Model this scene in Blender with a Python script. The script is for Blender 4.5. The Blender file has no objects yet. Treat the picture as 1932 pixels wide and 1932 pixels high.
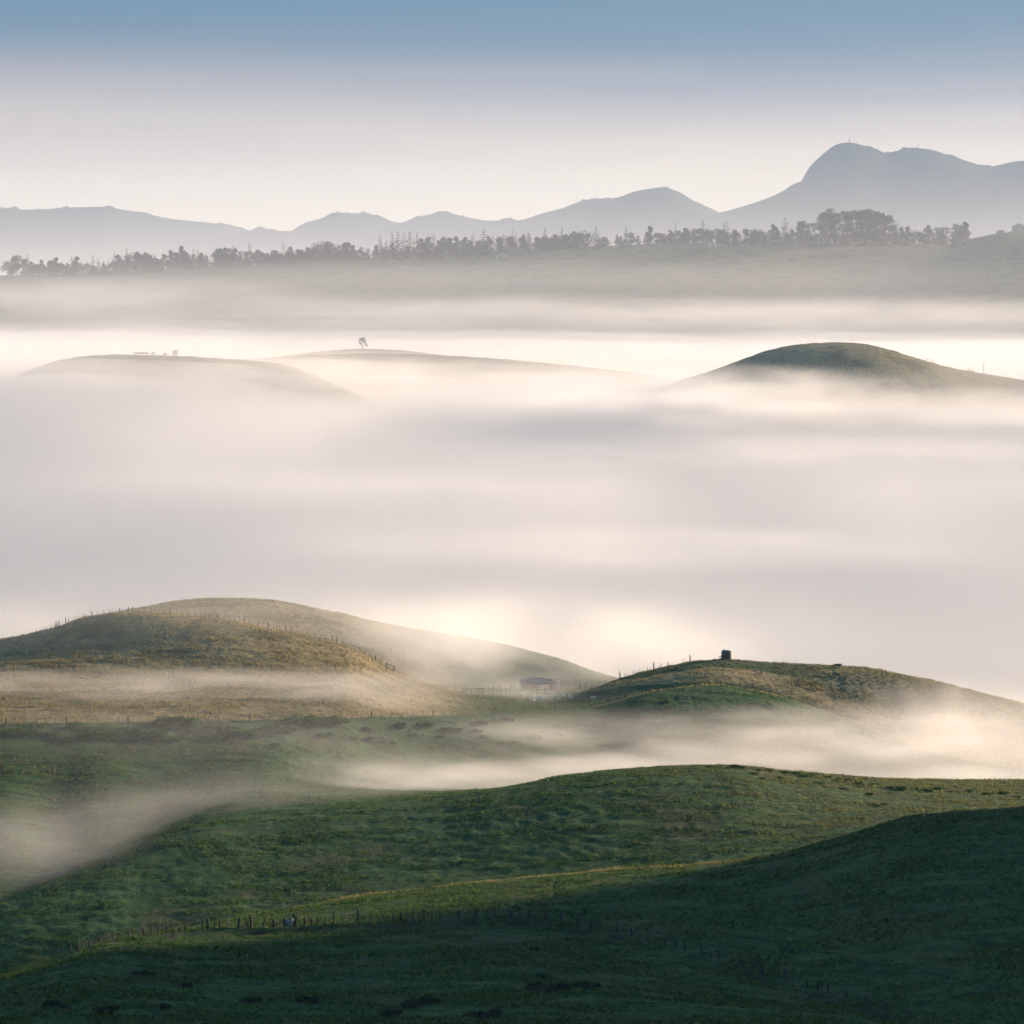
import bpy, math, random
import numpy as np
from mathutils import Vector

R = math.radians
SC = bpy.context.scene
COL = SC.collection

# ------------------------------------------------------------------ camera
F, CX, HY = 5478.0, 966.0, 560.0          # focal length, centre and eye level on a 1932-unit picture
cam = bpy.data.cameras.new('camera'); camo = bpy.data.objects.new('camera', cam); COL.objects.link(camo)
camo.location = (0, 0, 0); camo.rotation_euler = (R(90), 0, 0)
cam.sensor_fit = 'HORIZONTAL'; cam.sensor_width = 36.0
cam.lens = 36.0 * F / 1932.0
cam.shift_y = (HY - 966.0) / 1932.0
cam.clip_start = 1.0; cam.clip_end = 60000.0
SC.camera = camo

# ------------------------------------------------------------------ sky and sun
SUN_EL, SUN_AZ = 10.3, 51.0                # azimuth to the right of the view direction
W = bpy.data.worlds.new('World'); SC.world = W; W.use_nodes = True
wn, wl = W.node_tree.nodes, W.node_tree.links
wn.clear()
sky = wn.new('ShaderNodeTexSky'); sky.sky_type = 'NISHITA'; sky.sun_disc = False
sky.sun_elevation = R(SUN_EL); sky.sun_rotation = R(SUN_AZ)
sky.altitude = 100; sky.air_density = 1.0; sky.dust_density = 0.4; sky.ozone_density = 1.5
tc = wn.new('ShaderNodeTexCoord'); sx = wn.new('ShaderNodeSeparateXYZ'); rp = wn.new('ShaderNodeValToRGB')
wl.new(tc.outputs['Generated'], sx.inputs[0])
mp = wn.new('ShaderNodeMath'); mp.operation = 'MULTIPLY_ADD'; mp.inputs[1].default_value = 2.0; mp.inputs[2].default_value = 0.2
sn = wn.new('ShaderNodeTexNoise'); sn.inputs['Scale'].default_value = 1.0; sn.inputs['Detail'].default_value = 3.0
sm_ = wn.new('ShaderNodeMapping'); sm_.inputs['Scale'].default_value = (3.0, 3.0, 60.0)
wl.new(tc.outputs['Generated'], sm_.inputs[0]); wl.new(sm_.outputs[0], sn.inputs['Vector'])
sa = wn.new('ShaderNodeMath'); sa.operation = 'MULTIPLY_ADD'; sa.inputs[1].default_value = 0.022
wl.new(sn.outputs['Fac'], sa.inputs[0]); wl.new(sx.outputs['Z'], sa.inputs[2])
sb_ = wn.new('ShaderNodeMath'); sb_.operation = 'SUBTRACT'; sb_.inputs[1].default_value = 0.011; wl.new(sa.outputs[0], sb_.inputs[0])
wl.new(sb_.outputs[0], mp.inputs[0]); wl.new(mp.outputs[0], rp.inputs[0])
SKY = [(0.0, (0.76, 0.58, 0.36)), (0.22, (0.76, 0.58, 0.36)), (0.275, (0.67, 0.51, 0.34)), (0.32, (0.39, 0.30, 0.27)), (0.36, (0.075, 0.105, 0.16)), (0.41, (0.0, 0.085, 0.165)), (0.60, (0.055, 0.165, 0.26)), (1.0, (0.05, 0.145, 0.24))]
rp.color_ramp.interpolation = 'B_SPLINE'
el = rp.color_ramp.elements
while len(el) < len(SKY): el.new(0.5)
for e_, (p_, c_) in zip(el, SKY): e_.position = p_; e_.color = (*c_, 1)
sc_ = wn.new('ShaderNodeVectorMath'); sc_.operation = 'SCALE'; sc_.inputs['Scale'].default_value = 13.0
wl.new(rp.outputs[0], sc_.inputs[0])
mx = wn.new('ShaderNodeMix'); mx.data_type = 'RGBA'; mx.inputs[0].default_value = 0.9
wl.new(sky.outputs[0], mx.inputs[6]); wl.new(sc_.outputs[0], mx.inputs[7])
bg = wn.new('ShaderNodeBackground'); bg.inputs['Strength'].default_value = 0.05
out = wn.new('ShaderNodeOutputWorld')
wl.new(mx.outputs[2], bg.inputs['Color']); wl.new(bg.outputs[0], out.inputs['Surface'])

sun = bpy.data.lights.new('sun', 'SUN'); suno = bpy.data.objects.new('sun', sun); COL.objects.link(suno)
sun.energy = 5.0; sun.angle = R(3.5); sun.color = (1.0, 0.745, 0.54)
sd = Vector((math.cos(R(SUN_EL)) * math.sin(R(SUN_AZ)), math.cos(R(SUN_EL)) * math.cos(R(SUN_AZ)), math.sin(R(SUN_EL))))
suno.rotation_euler = sd.to_track_quat('Z', 'Y').to_euler(); suno.location = (300, 300, 400)

SC.view_settings.view_transform = 'Standard'; SC.view_settings.look = 'None'
SC.view_settings.exposure = 1.3; SC.view_settings.gamma = 1.0; SC.view_settings.use_curve_mapping = False
cy = SC.cycles
cy.use_denoising = True
cy.use_adaptive_sampling = True; cy.adaptive_threshold = 0.03; cy.adaptive_min_samples = 24
cy.max_bounces = 12; cy.volume_bounces = 4; cy.diffuse_bounces = 2; cy.glossy_bounces = 1
cy.transmission_bounces = 2; cy.transparent_max_bounces = 32
cy.sample_clamp_indirect = 4.0; cy.caustics_reflective = False; cy.caustics_refractive = False

# ------------------------------------------------------------------ helpers
def unproj(px, py, D):
    return (D * (px - CX) / F, D, -D * (py - HY) / F)

def pchip(x, y, xq):
    """monotone cubic through (x, y) at xq; y may be (n,) only"""
    x = np.asarray(x, float); y = np.asarray(y, float); xq = np.asarray(xq, float)
    h = np.diff(x); d = np.diff(y) / h
    m = np.zeros_like(y)
    s = d[:-1] * d[1:] > 0
    w1 = 2 * h[1:] + h[:-1]; w2 = h[1:] + 2 * h[:-1]
    with np.errstate(divide='ignore', invalid='ignore'):
        mm = (w1 + w2) / (w1 / d[:-1] + w2 / d[1:])
    m[1:-1] = np.where(s, mm, 0.0)
    m[0], m[-1] = d[0], d[-1]
    i = np.clip(np.searchsorted(x, xq) - 1, 0, len(h) - 1)
    t = np.clip((xq - x[i]) / h[i], -0.2, 1.2)
    h00 = 2*t**3 - 3*t**2 + 1; h10 = t**3 - 2*t**2 + t; h01 = -2*t**3 + 3*t**2; h11 = t**3 - t**2
    return h00*y[i] + h10*h[i]*m[i] + h01*y[i+1] + h11*h[i]*m[i+1]

def _hash(ix, iy, seed):
    h = (ix.astype(np.int64) * 374761393 + iy.astype(np.int64) * 668265263 + seed * 974634777) & 0xffffffff
    h = ((h ^ (h >> 13)) * 1274126177) & 0xffffffff
    h = ((h ^ (h >> 16)) * 2246822519) & 0xffffffff
    return ((h ^ (h >> 15)) & 0xffffff) / float(0xffffff)

def vnoise(x, y, seed=0):
    x = np.asarray(x, float); y = np.asarray(y, float)
    ix, iy = np.floor(x), np.floor(y); fx, fy = x - ix, y - iy
    u, v = fx*fx*fx*(fx*(fx*6-15)+10), fy*fy*fy*(fy*(fy*6-15)+10)
    a, b = _hash(ix, iy, seed), _hash(ix+1, iy, seed); c, d = _hash(ix, iy+1, seed), _hash(ix+1, iy+1, seed)
    return (a*(1-u)+b*u)*(1-v) + (c*(1-u)+d*u)*v

def fbm(x, y, seed=0, octaves=4, gain=0.5):
    s, a, t = 0.0, 1.0, 0.0
    for k in range(octaves):
        s = s + a * (vnoise(x*2**k + 17.3*k, y*2**k - 9.1*k, seed+k) - 0.5); t += a; a *= gain
    return s / t * 2.0

def mesh_np(name, verts, faces, mat=None, smooth=False, parent=None):
    """verts (n,3), faces (m,k) arrays"""
    me = bpy.data.meshes.new(name)
    verts = np.ascontiguousarray(verts, dtype=np.float32); faces = np.ascontiguousarray(faces, dtype=np.int32)
    k = faces.shape[1]
    me.vertices.add(len(verts)); me.vertices.foreach_set('co', verts.ravel())
    me.loops.add(faces.size); me.loops.foreach_set('vertex_index', faces.ravel())
    me.polygons.add(len(faces)); me.polygons.foreach_set('loop_start', np.arange(0, faces.size, k, dtype=np.int32))
    if smooth: me.polygons.foreach_set('use_smooth', np.ones(len(faces), dtype=bool))
    me.update(calc_edges=True); me.validate()
    o = bpy.data.objects.new(name, me); COL.objects.link(o)
    if mat: me.materials.append(mat)
    if parent: o.parent = parent
    return o

def grid_faces(nr, nc, off=0):
    r, c = np.meshgrid(np.arange(nr-1), np.arange(nc-1), indexing='ij')
    a = (r*nc + c + off).ravel()
    return np.stack([a, a+1, a+nc+1, a+nc], 1)

def tag(o, label=None, cat=None, group=None, kind=None):
    if label: o['label'] = label
    if cat: o['category'] = cat
    if group: o['group'] = group
    if kind: o['kind'] = kind
    return o

# ------------------------------------------------------------------ materials
def new_mat(name):
    m = bpy.data.materials.new(name); m.use_nodes = True
    m.node_tree.nodes.clear()
    return m, m.node_tree.nodes, m.node_tree.links

def volume_mat(name, density, color=(1, 1, 1), g=0.0):
    m, n, l = new_mat(name)
    v = n.new('ShaderNodeVolumePrincipled'); o = n.new('ShaderNodeOutputMaterial')
    v.inputs['Color'].default_value = (*color, 1); v.inputs['Density'].default_value = density
    v.inputs['Anisotropy'].default_value = g
    l.new(v.outputs[0], o.inputs['Volume'])
    m.cycles.homogeneous_volume = True
    return m

def grass_mat(name='grass_ground'):
    m, n, l = new_mat(name)
    o = n.new('ShaderNodeOutputMaterial'); b = n.new('ShaderNodeBsdfPrincipled')
    b.inputs['Roughness'].default_value = 0.9; b.inputs['Specular IOR Level'].default_value = 0.1
    geo = n.new('ShaderNodeNewGeometry')
    att = n.new('ShaderNodeAttribute'); att.attribute_name = 'dry_lit'
    def noise(scale, detail=4, rough=0.55):
        t = n.new('ShaderNodeTexNoise'); t.inputs['Scale'].default_value = scale
        t.inputs['Detail'].default_value = detail; t.inputs['Roughness'].default_value = rough
        l.new(geo.outputs['Position'], t.inputs['Vector']); return t.outputs['Fac']
    def mix(fac, a, c, blend='MIX'):
        x = n.new('ShaderNodeMix'); x.data_type = 'RGBA'; x.blend_type = blend
        if isinstance(fac, float): x.inputs[0].default_value = fac
        else: l.new(fac, x.inputs[0])
        for i, v in ((6, a), (7, c)):
            if isinstance(v, tuple): x.inputs[i].default_value = (*v, 1)
            else: l.new(v, x.inputs[i])
        return x.outputs[2]
    def rng(v, a, c):
        t = n.new('ShaderNodeMapRange'); t.interpolation_type = 'SMOOTHSTEP'
        t.inputs[1].default_value = a; t.inputs[2].default_value = c; l.new(v, t.inputs[0]); return t.outputs[0]
    n1 = noise(0.9, 5, 0.65); n2 = noise(0.06, 3); n3 = noise(3.0, 3, 0.7)
    green = mix(rng(n1, 0.38, 0.62), (0.012, 0.051, 0.018), (0.044, 0.102, 0.028))
    mps = n.new('ShaderNodeMapping'); mps.inputs['Scale'].default_value = (0.11, 0.38, 0.4); mps.inputs['Rotation'].default_value = (0, 0, 0.18)
    l.new(geo.outputs['Position'], mps.inputs['Vector'])
    ns = n.new('ShaderNodeTexNoise'); ns.inputs['Scale'].default_value = 1.0; ns.inputs['Detail'].default_value = 5; ns.inputs['Roughness'].default_value = 0.6
    l.new(mps.outputs[0], ns.inputs['Vector'])
    green = mix(rng(ns.outputs['Fac'], 0.50, 0.68), green, (0.072, 0.120, 0.034))
    green = mix(rng(ns.outputs['Fac'], 0.46, 0.30), green, (0.012, 0.036, 0.016))
    green = mix(rng(n2, 0.52, 0.72), green, (0.075, 0.078, 0.034))
    dry_lit = mix(rng(n1, 0.35, 0.65), (0.19, 0.155, 0.080), (0.34, 0.275, 0.135))
    dry_lit = mix(rng(n2, 0.5, 0.65), dry_lit, (0.10, 0.095, 0.040))
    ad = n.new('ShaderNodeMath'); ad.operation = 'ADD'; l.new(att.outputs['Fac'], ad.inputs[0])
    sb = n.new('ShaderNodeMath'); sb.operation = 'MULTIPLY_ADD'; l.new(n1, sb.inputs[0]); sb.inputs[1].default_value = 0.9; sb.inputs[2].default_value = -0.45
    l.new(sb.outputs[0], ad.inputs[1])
    col = mix(rng(ad.outputs[0], 0.3, 0.7), green, dry_lit)
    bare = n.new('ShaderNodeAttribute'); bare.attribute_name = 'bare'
    col = mix(bare.outputs['Fac'], col, (0.017, 0.014, 0.010))  # worn earth of the paths; also stands in for shade on the fence bank
    l.new(col, b.inputs['Base Color'])
    bp = n.new('ShaderNodeBump'); bp.inputs['Strength'].default_value = 0.8; bp.inputs['Distance'].default_value = 0.25
    l.new(n3, bp.inputs['Height']); l.new(bp.outputs[0], b.inputs['Normal'])
    l.new(b.outputs[0], o.inputs['Surface'])
    return m

GRASS = grass_mat()

# ------------------------------------------------------------------ near terrain
# control lines from near to far: (picture x, picture y, distance)
K2 = [(-1800,2050,330),(-600,1990,330),(0,1845,325),(120,1809,328),(222,1777,335),(342,1759,342),(478,1751,347),(650,1742,350),(797,1735,352),(934,1731,354),(1036,1739,352),(1156,1759,346),(1320,1802,334),(1410,1827,327),(1560,1873,315),(1730,1927,302),(1931,1990,290),(2600,2200,270),(3700,2500,260)]
K4 = [(-1800,1990,400),(-600,1950,400),(0,1870,372),(120,1828,376),(222,1788,383),(342,1757,391),(438,1734,395),(547,1716,398),(660,1697,400),(831,1674,402),(1002,1655,404),(1173,1640,404),(1320,1630,402),(1444,1615,400),(1478,1608,400),(1600,1574,400),(1697,1546,400),(1819,1530,400),(1931,1522,400),(2100,1440,412),(2250,1030,440),(2400,820,450),(2700,680,460),(3700,520,445)]  # right of the view raised into an unseen hill shaped to shade the foreground
K7 = [(-1800,1800,440),(-600,1800,430),(0,1706,442),(102,1669,452.5),(191,1645,458),(273,1604,472.5),(393,1563,485),(513,1539,497),(649,1522,506),(831,1504,515),(968,1483,522),(1070,1464,527),(1173,1453,530),(1320,1447,535),(1386,1446,538),(1478,1454,545),(1580,1462,555),(1682,1470,570),(1931,1474,600),(2600,1440,640),(3700,1400,680)]
K8 = [(-1800,1780,470),(-600,1750,460),(0,1690,455),(120,1642,478),(178,1611,488),(300,1550,520),(437,1491,545),(520,1470,560),(700,1475,585),(968,1490,600),(1173,1475,620),(1386,1475,620),(1682,1490,630),(1931,1490,640),(2600,1480,665),(3700,1450,700)]
K9 = [(-1800,1400,590),(-600,1375,595),(0,1370,600),(300,1366,608),(649,1359,625),(700,1357,635),(900,1350,665),(1036,1343,685),(1080,1339,691),(1122,1332,697),(1160,1322,701),(1200,1311,706),(1273,1298,712),(1351,1293,716),(1420,1301,718),(1492,1319,716),(1560,1344,712),(1631,1372,706),(1682,1394,700),(1780,1425,695),(1931,1450,690),(2600,1500,695),(3700,1500,720)]
K10 = [(-1800,1300,690),(-600,1280,690),(0,1268,690),(400,1262,693),(650,1264,700),(760,1290,720),(900,1318,745),(1018,1322,760),(1085,1318,755),(1150,1310,735),(1200,1309,722),(1273,1305,722),(1351,1301,728),(1420,1311,730),(1492,1330,728),(1560,1356,725),(1682,1405,714),(1780,1435,708),(1931,1460,705),(2600,1510,710),(3700,1510,740)]
K10b = [(-1800,1290,715),(-600,1260,715),(0,1235,715),(400,1215,716),(650,1240,720),(760,1280,740),(900,1312,765),(1018,1308,785),(1105,1304,770),(1166,1290,745),(1273,1277,738),(1351,1268,741),(1420,1278,743),(1492,1298,741),(1560,1324,738),(1631,1356,732),(1682,1388,726),(1780,1415,722),(1931,1440,720),(2600,1500,720),(3700,1510,750)]
K11 = [(-1800,1300,740),(-600,1240,735),(0,1206,735),(85,1190,738),(171,1164,740),(239,1156,741),(410,1169,742),(496,1184,742),(581,1201,742),(649,1218,742),(694,1237,744),(725,1262,752),(800,1290,772),(900,1303,790),(1018,1301,802),(1105,1302,788),(1166,1282,772),(1228,1264,768),(1320,1247,765),(1367,1245.5,765),(1478,1251,766),(1615,1259,768),(1717,1275,768),(1819,1300,768),(1931,1327,768),(2300,1420,765),(2600,1480,762),(3700,1500,780)]
K12 = [(-1800,1310,770),(-600,1260,765),(0,1232,765),(171,1182,768),(239,1168,768),(410,1180,768),(581,1212,768),(694,1246,770),(760,1270,795),(900,1298,825),(1018,1299,830),(1166,1300,805),(1320,1272,795),(1478,1280,795),(1717,1305,795),(1931,1352,795),(2300,1440,795),(2600,1490,795),(3700,1510,800)]
K13 = [(-1800,1300,850),(-600,1260,850),(0,1215,850),(85,1195,850),(171,1168,850),(267,1146,850),(342,1134,850),(410,1129,850),(496,1132,850),(581,1146,850),(640,1158,850),(760,1183,852),(900,1206,856),(1050,1242,862),(1150,1275,865),(1300,1310,870),(1931,1380,880),(3700,1500,880)]

def line(kn):
    a = np.array(kn, float)
    return lambda px: (pchip(a[:, 0], a[:, 1], px), pchip(a[:, 0], a[:, 2], px))
L2_, L4_, L7_, L8_, L9_, L10_, L10b_, L11_, L12_, L13_ = [line(k) for k in (K2, K4, K7, K8, K9, K10, K10b, K11, K12, K13)]

def profile(px):
    """(D, y) arrays of the control lines at the columns px"""
    px = np.asarray(px, float)
    const = lambda Z, D: (HY - Z * F / D + 0*px, D + 0*px)
    rows = [const(-20, 40), const(-46, 100), const(-62, 180)]
    y2, d2 = L2_(px)
    rows.append((y2*0 + np.maximum(1985, y2 + 60), np.minimum(255 + 0*px, d2 - 25)))
    wb = np.clip((px - 100) / 250, 0.25, 1)
    rows.append((y2 + 26*wb + 4, d2 - 12))
    rows.append((y2 + 15*wb, d2 - 2.6))
    rows.append((y2, d2))
    y4, d4 = L4_(px)
    rows.append((y4, d4))
    rows.append((y4 + 15 + 25*np.clip((px - 450)/450, 0, 1) + np.clip((px - 2000)*1.2, 0, 600), d4 + 20))  # the off-frame shading hill drops steeply behind so the crest stays lit
    y7, d7 = L7_(px); rows.append((y7, np.maximum(d7, d4 + 30)))
    d7 = np.maximum(d7, d4 + 30)
    y8, d8 = L8_(px); d8 = np.maximum(d8, d7 + 8); rows.append((y8, d8))
    y9, d9 = L9_(px); d9 = np.maximum(d9, d8 + 15); rows.append((y9, d9))
    dp = d9
    for ln in (L10_, L10b_, L11_, L12_, L13_):
        yy, dd = ln(px); dd = np.maximum(dd, dp + 4); dp = dd
        rows.append((yy, dd))
    rows.append(const(-165, 1080)); rows.append(const(-170, 1500))
    return np.array([r[1] for r in rows]), np.array([r[0] for r in rows])

cols = np.concatenate([np.linspace(-1800, -60, 60, endpoint=False), np.linspace(-60, 1992, 900, endpoint=False), np.linspace(1992, 3700, 90)])
rows = np.concatenate([np.linspace(40, 250, 30, endpoint=False), np.linspace(250, 425, 300, endpoint=False), np.linspace(425, 620, 220, endpoint=False),
                       np.linspace(620, 880, 250, endpoint=False), np.linspace(880, 1500, 40)])
PD, PY = profile(cols)
YG = np.empty((len(rows), len(cols)))
for j in range(len(cols)):
    YG[:, j] = pchip(PD[:, j], PY[:, j], rows)
DG = rows[:, None] + 0*YG
XG = DG * (cols[None, :] - CX) / F
ZG = -DG * (YG - HY) / F
# the left end of the middle hill is smoothed sideways
kw = 31; ker = np.hanning(kw + 2)[1:-1]; ker /= ker.sum()
ZS = np.apply_along_axis(lambda r: np.convolve(np.pad(r, kw//2, mode='edge'), ker, 'valid'), 1, ZG)
wS = np.clip((620 - cols) / 120, 0, 1)[None, :] * np.clip((DG - 392) / 12, 0, 1) * np.clip((560 - DG) / 20, 0, 1) * np.clip((cols + 60)/60, 0, 1)[None, :]
ZG = ZG*(1 - wS) + ZS*wS
# undulation and tussocks
ZG += 0.5 * fbm(XG/30, DG/30, 3, 3) * np.clip((DG-255)/40, 0, 1) * 0.6
ter = np.sin(6.283*(ZG/0.55 + 1.6*fbm(XG/22, DG/22, 33, 3)))
ZG += 0.07 * ter * np.clip(.3 + 1.2*fbm(XG/40, DG/40, 37, 2), 0, 1)
ZG += 0.22 * np.minimum(0, fbm(XG/9, DG/4, 45, 3))
tus = fbm(XG/1.6, DG/2.4, 11, 3, 0.6)
ZG += 0.16 * tus + 0.10 * np.abs(fbm(XG/6, DG/6, 23, 2))
PXG = cols[None, :] + 0*YG

def zone(px, y, d, r):
    return None
# dry mask: straw on left hill and tank bank, sunlit gold painted on crests
D9 = L9_(cols)[1][None, :]; D10 = L10_(cols)[1][None, :]; D10b = L10b_(cols)[1][None, :]; D11 = L11_(cols)[1][None, :]; D4 = L4_(cols)[1][None, :]
sm = lambda x: np.clip(x, 0, 1)**2 * (3 - 2*np.clip(x, 0, 1))
left = sm((1000 - PXG) / 250); right = sm((PXG - 1080) / 80)
dry_lit = 0.95 * left * sm((DG - D9) / 4) * sm((D11 + 40 - DG) / 30) * 0.9
dry_lit += left * 0.6 * sm((DG - D11) / 10)
dry_lit += right * 0.95 * sm((DG - D10b + 8) / 4) * sm((D10b + 10 - DG) / 6)
dry_lit += right * (0.24 + 0.34 * sm((PXG - 1380) / 220)) * sm((DG - D10b) / 8)  # sunlit gold of the tank hill top painted in as straw
dry_lit += right * 0.95 * sm((DG - D9 + 3.5) / 2) * sm((D9 + 3 - DG) / 2)
dry_lit += 0.7 * sm(1 - np.abs(DG - D4 + 2) / 8) * sm((PXG - 350) / 300) * sm((1500 - PXG) / 200)  # straw grass with low sun's gold painted along the crest
dry_lit += 0.5 * sm(1 - np.abs(DG - D4 + 1) / 6) * sm((PXG - 1500) / 250)  # rim light of the right hill crest put into the grass colour
dry_lit += 0.32 * sm((DG - 440) / 60) * sm((PXG - 1150) / 350) * sm((700 - DG)/50)  # sunlit gold on the right of the middle hill, painted as straw
dry_lit += 0.30 * sm((600-PXG)/600) * sm((DG - 500) / 40) * sm((D9 - 15 - DG)/20)
dry_lit = np.clip(dry_lit, 0, 1)
bare = np.zeros_like(dry_lit)

# cattle path from the fence up to the lit crest
PATH = [(1036,1741),(1030,1731),(1032,1720),(1027,1712),(1034,1703),(1044,1694),(1047,1686),(1044,1676),(1045,1668),(1052,1660)]
pa = np.array(PATH, float)
yy = YG
inside = (yy > 1655) & (yy < 1742) & (DG > 340) & (DG < 406)
pxp = np.interp(yy, pa[::-1, 1], pa[::-1, 0])
bare = np.where(inside, np.exp(-((PXG - pxp) / 2.6)**2), 0)
def trail(pts, dlo, dhi, wid, k):
    a = np.array(pts, float)
    yq = np.interp(PXG, a[:, 0], a[:, 1], left=-9e3, right=-9e3)
    ok = (DG > dlo) & (DG < dhi)
    return np.where(ok, k * np.exp(-((yy - yq) / wid)**2), 0)
wob = 2.2*np.sin(np.arange(14)*1.9)
TR = [(1340+i*42, 1755 + i*8.2 + wob[i]) for i in range(14)]
bare = np.maximum(bare, trail(TR, 300, 398, 1.5, 0.8))
bare = np.maximum(bare, trail([(0,1692),(60,1668),(120,1644),(150,1628),(178,1612),(215,1598)], 452, 520, 3.5, 0.75))
bare = np.maximum(bare, trail([(395,1512),(420,1498),(437,1490),(455,1480),(470,1474)], 530, 575, 3.0, 0.5))
ZG -= 0.35 * trail([(0,1692),(60,1668),(120,1644),(150,1628),(178,1612),(215,1598)], 452, 520, 5, 1.0)
ZG -= 0.12 * bare
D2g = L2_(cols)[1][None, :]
bare = np.maximum(bare, 0.75 * sm((DG - D2g + 3.4) / .6) * sm((D2g - 0.2 - DG) / .6) * np.clip(.6 + fbm(XG/2.5, DG/2.5, 91, 3), 0, 1) * sm((PXG - 120) / 200))  # dark band below the fence: shade of the bank painted as earth
verts = np.stack([XG.ravel(), DG.ravel(), ZG.ravel()], 1)
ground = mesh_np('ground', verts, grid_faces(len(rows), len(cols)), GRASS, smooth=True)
for nm, arr in (('dry_lit', dry_lit), ('bare', bare)):
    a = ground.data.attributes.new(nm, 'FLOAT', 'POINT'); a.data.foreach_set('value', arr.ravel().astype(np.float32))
tag(ground, 'rolling green and straw coloured pasture hills in front of the fog', kind='structure')

# ------------------------------------------------------------------ far hills, ridge, mountains, valley floor
def hill(name, crest, D, front, back, label, mat, x0, x1, nc=300, amp=1.0, base=-175, rough=0.0, seed=5, shape=1.0, taper=0.04, crag=0.0):
    a = np.array(crest, float)
    px = np.linspace(x0, x1, nc); yc = pchip(a[:, 0], a[:, 1], px)
    Dc = D + 0*px
    t = np.concatenate([np.linspace(-1, 0, 50, endpoint=False), np.linspace(0, 1, 20)])
    Zc = -Dc * (yc - HY) / F + 0*px
    Xc = Dc * (px - CX) / F
    T = t[:, None]
    Y = np.where(T < 0, Dc + T*front, Dc + T*back)
    s = np.where(T < 0, np.cos(np.clip(-T, 0, 1)*math.pi)*0.5 + 0.5, np.cos(np.clip(T, 0, 1)*math.pi)*0.5 + 0.5)**shape
    u = (px - x0) / (x1 - x0); ed = np.clip(np.minimum(u, 1 - u) / taper, 0, 1); ed = ed*ed*(3 - 2*ed)
    Z = base + (Zc - base) * s * ed
    X = Xc * Y / Dc
    Z = Z + amp * fbm(X/(front*0.25), Y/(front*0.25), seed, 4) * np.clip(np.abs(T)*6, 0, 1)
    if crag: Z = Z + crag * (np.abs(fbm(px/2.2, 0*px, seed+9, 3)) + 1.6*np.maximum(0, fbm(px/30, 0*px+3.3, seed+12, 2)))[None, :] * np.exp(-np.abs(T)*45)
    if rough: Z = Z + rough * fbm(X/(front*0.012), Y/(front*0.012), seed+3, 2)
    o = mesh_np(name, np.stack([X.ravel(), Y.ravel(), Z.ravel()], 1), grid_faces(len(t), nc), mat, smooth=True)
    at = o.data.attributes.new('dry_lit', 'FLOAT', 'POINT'); at.data.foreach_set('value', np.full(X.size, 0.5 if name == 'wooded_ridge' else 0.55, np.float32))
    return tag(o, label, kind='structure')

hill('hill', [(800,1000),(1000,850),(1190,757),(1285,717),(1330,704),(1380,686),(1440,664),(1490,652),(1540,647),(1580,646),(1630,649),(1680,660),(1730,676),(1800,695),(1860,706),(1931,717),(2100,745),(2400,800)], 1750, 400, 300,
     'dark rounded hill rising out of the fog at the right', GRASS, 800, 2400, amp=3, rough=0.5)
hill('hill', [(-300,900),(-100,770),(60,697),(110,680),(170,671),(250,669),(330,671),(430,677),(520,685),(580,702),(640,728),(700,755),(800,800),(950,900)], 1700, 400, 200,
     'low hill crest showing through the fog at the far left', GRASS, -300, 950, amp=2, rough=0.4)
hill('hill', [(200,780),(350,705),(480,677),(560,671),(640,668),(700,667),(800,669),(900,674),(1000,682),(1100,692),(1200,703),(1290,716),(1350,735),(1450,775),(1650,880)], 1950, 450, 250,
     'long low hill crest in the fog below the lone tree', GRASS, 200, 1650, amp=2, rough=0.4)
hill('hill', [(250,760),(400,700),(560,668),(640,660),(684,658),(740,660),(850,672),(1000,700),(1150,760)], 2130, 250, 250,
     'faint hilltop in thick fog under the lone tree', GRASS, 250, 1150, amp=1, rough=0.2)
RIDGE = [(-600,560),(-100,525),(0,520),(150,517),(250,512),(420,502),(520,498),(700,490),(830,488),(900,480),(1050,470),(1150,466),(1300,460),(1420,459),(1600,461),(1800,460),(1840,450),(1931,436),(2200,420),(2600,420)]
hill('wooded_ridge', RIDGE, 3300, 1400, 500, 'long grassy ridge with a line of trees above the fog sea', GRASS, -600, 2600, amp=8, rough=1.0, nc=500)
MT, mn, ml = new_mat('forest_mountain')
mo = mn.new('ShaderNodeOutputMaterial'); mb = mn.new('ShaderNodeBsdfDiffuse'); mt = mn.new('ShaderNodeTexNoise'); mt.inputs['Scale'].default_value = 0.02
mg = mn.new('ShaderNodeNewGeometry'); mr = mn.new('ShaderNodeValToRGB')
mr.color_ramp.elements[0].color = (0.018, 0.030, 0.020, 1); mr.color_ramp.elements[1].color = (0.06, 0.075, 0.04, 1)
ml.new(mg.outputs['Position'], mt.inputs['Vector']); ml.new(mt.outputs['Fac'], mr.inputs[0]); ml.new(mr.outputs[0], mb.inputs['Color']); ml.new(mb.outputs[0], mo.inputs['Surface'])
M_RIGHT = [(1000,470),(1273,425),(1365,404),(1400,394),(1450,378),(1480,363),(1495,352),(1512,345),(1519,332),(1530,317),(1545,302),(1560,289),(1580,276),(1600,272),(1640,280),(1670,289),(1700,286),(1735,284),(1780,292),(1830,308),(1868,318),(1900,311),(1931,306),(2100,290),(2300,320),(2600,380)]
M_MID = [(350,480),(470,437),(490,431),(520,437),(545,437),(570,425),(610,412),(650,403),(680,405),(720,415),(755,423),(790,412),(830,403),(850,404),(890,413),(930,418),(970,418),(1000,412),(1060,395),(1110,378),(1160,376),(1200,364),(1250,357),(1280,365),(1310,383),(1340,398),(1400,430),(1500,460)]
M_LEFT = [(-600,420),(-200,400),(0,393),(50,397),(150,392),(190,391),(250,400),(330,415),(430,427),(470,437),(560,450),(700,470)]
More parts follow.
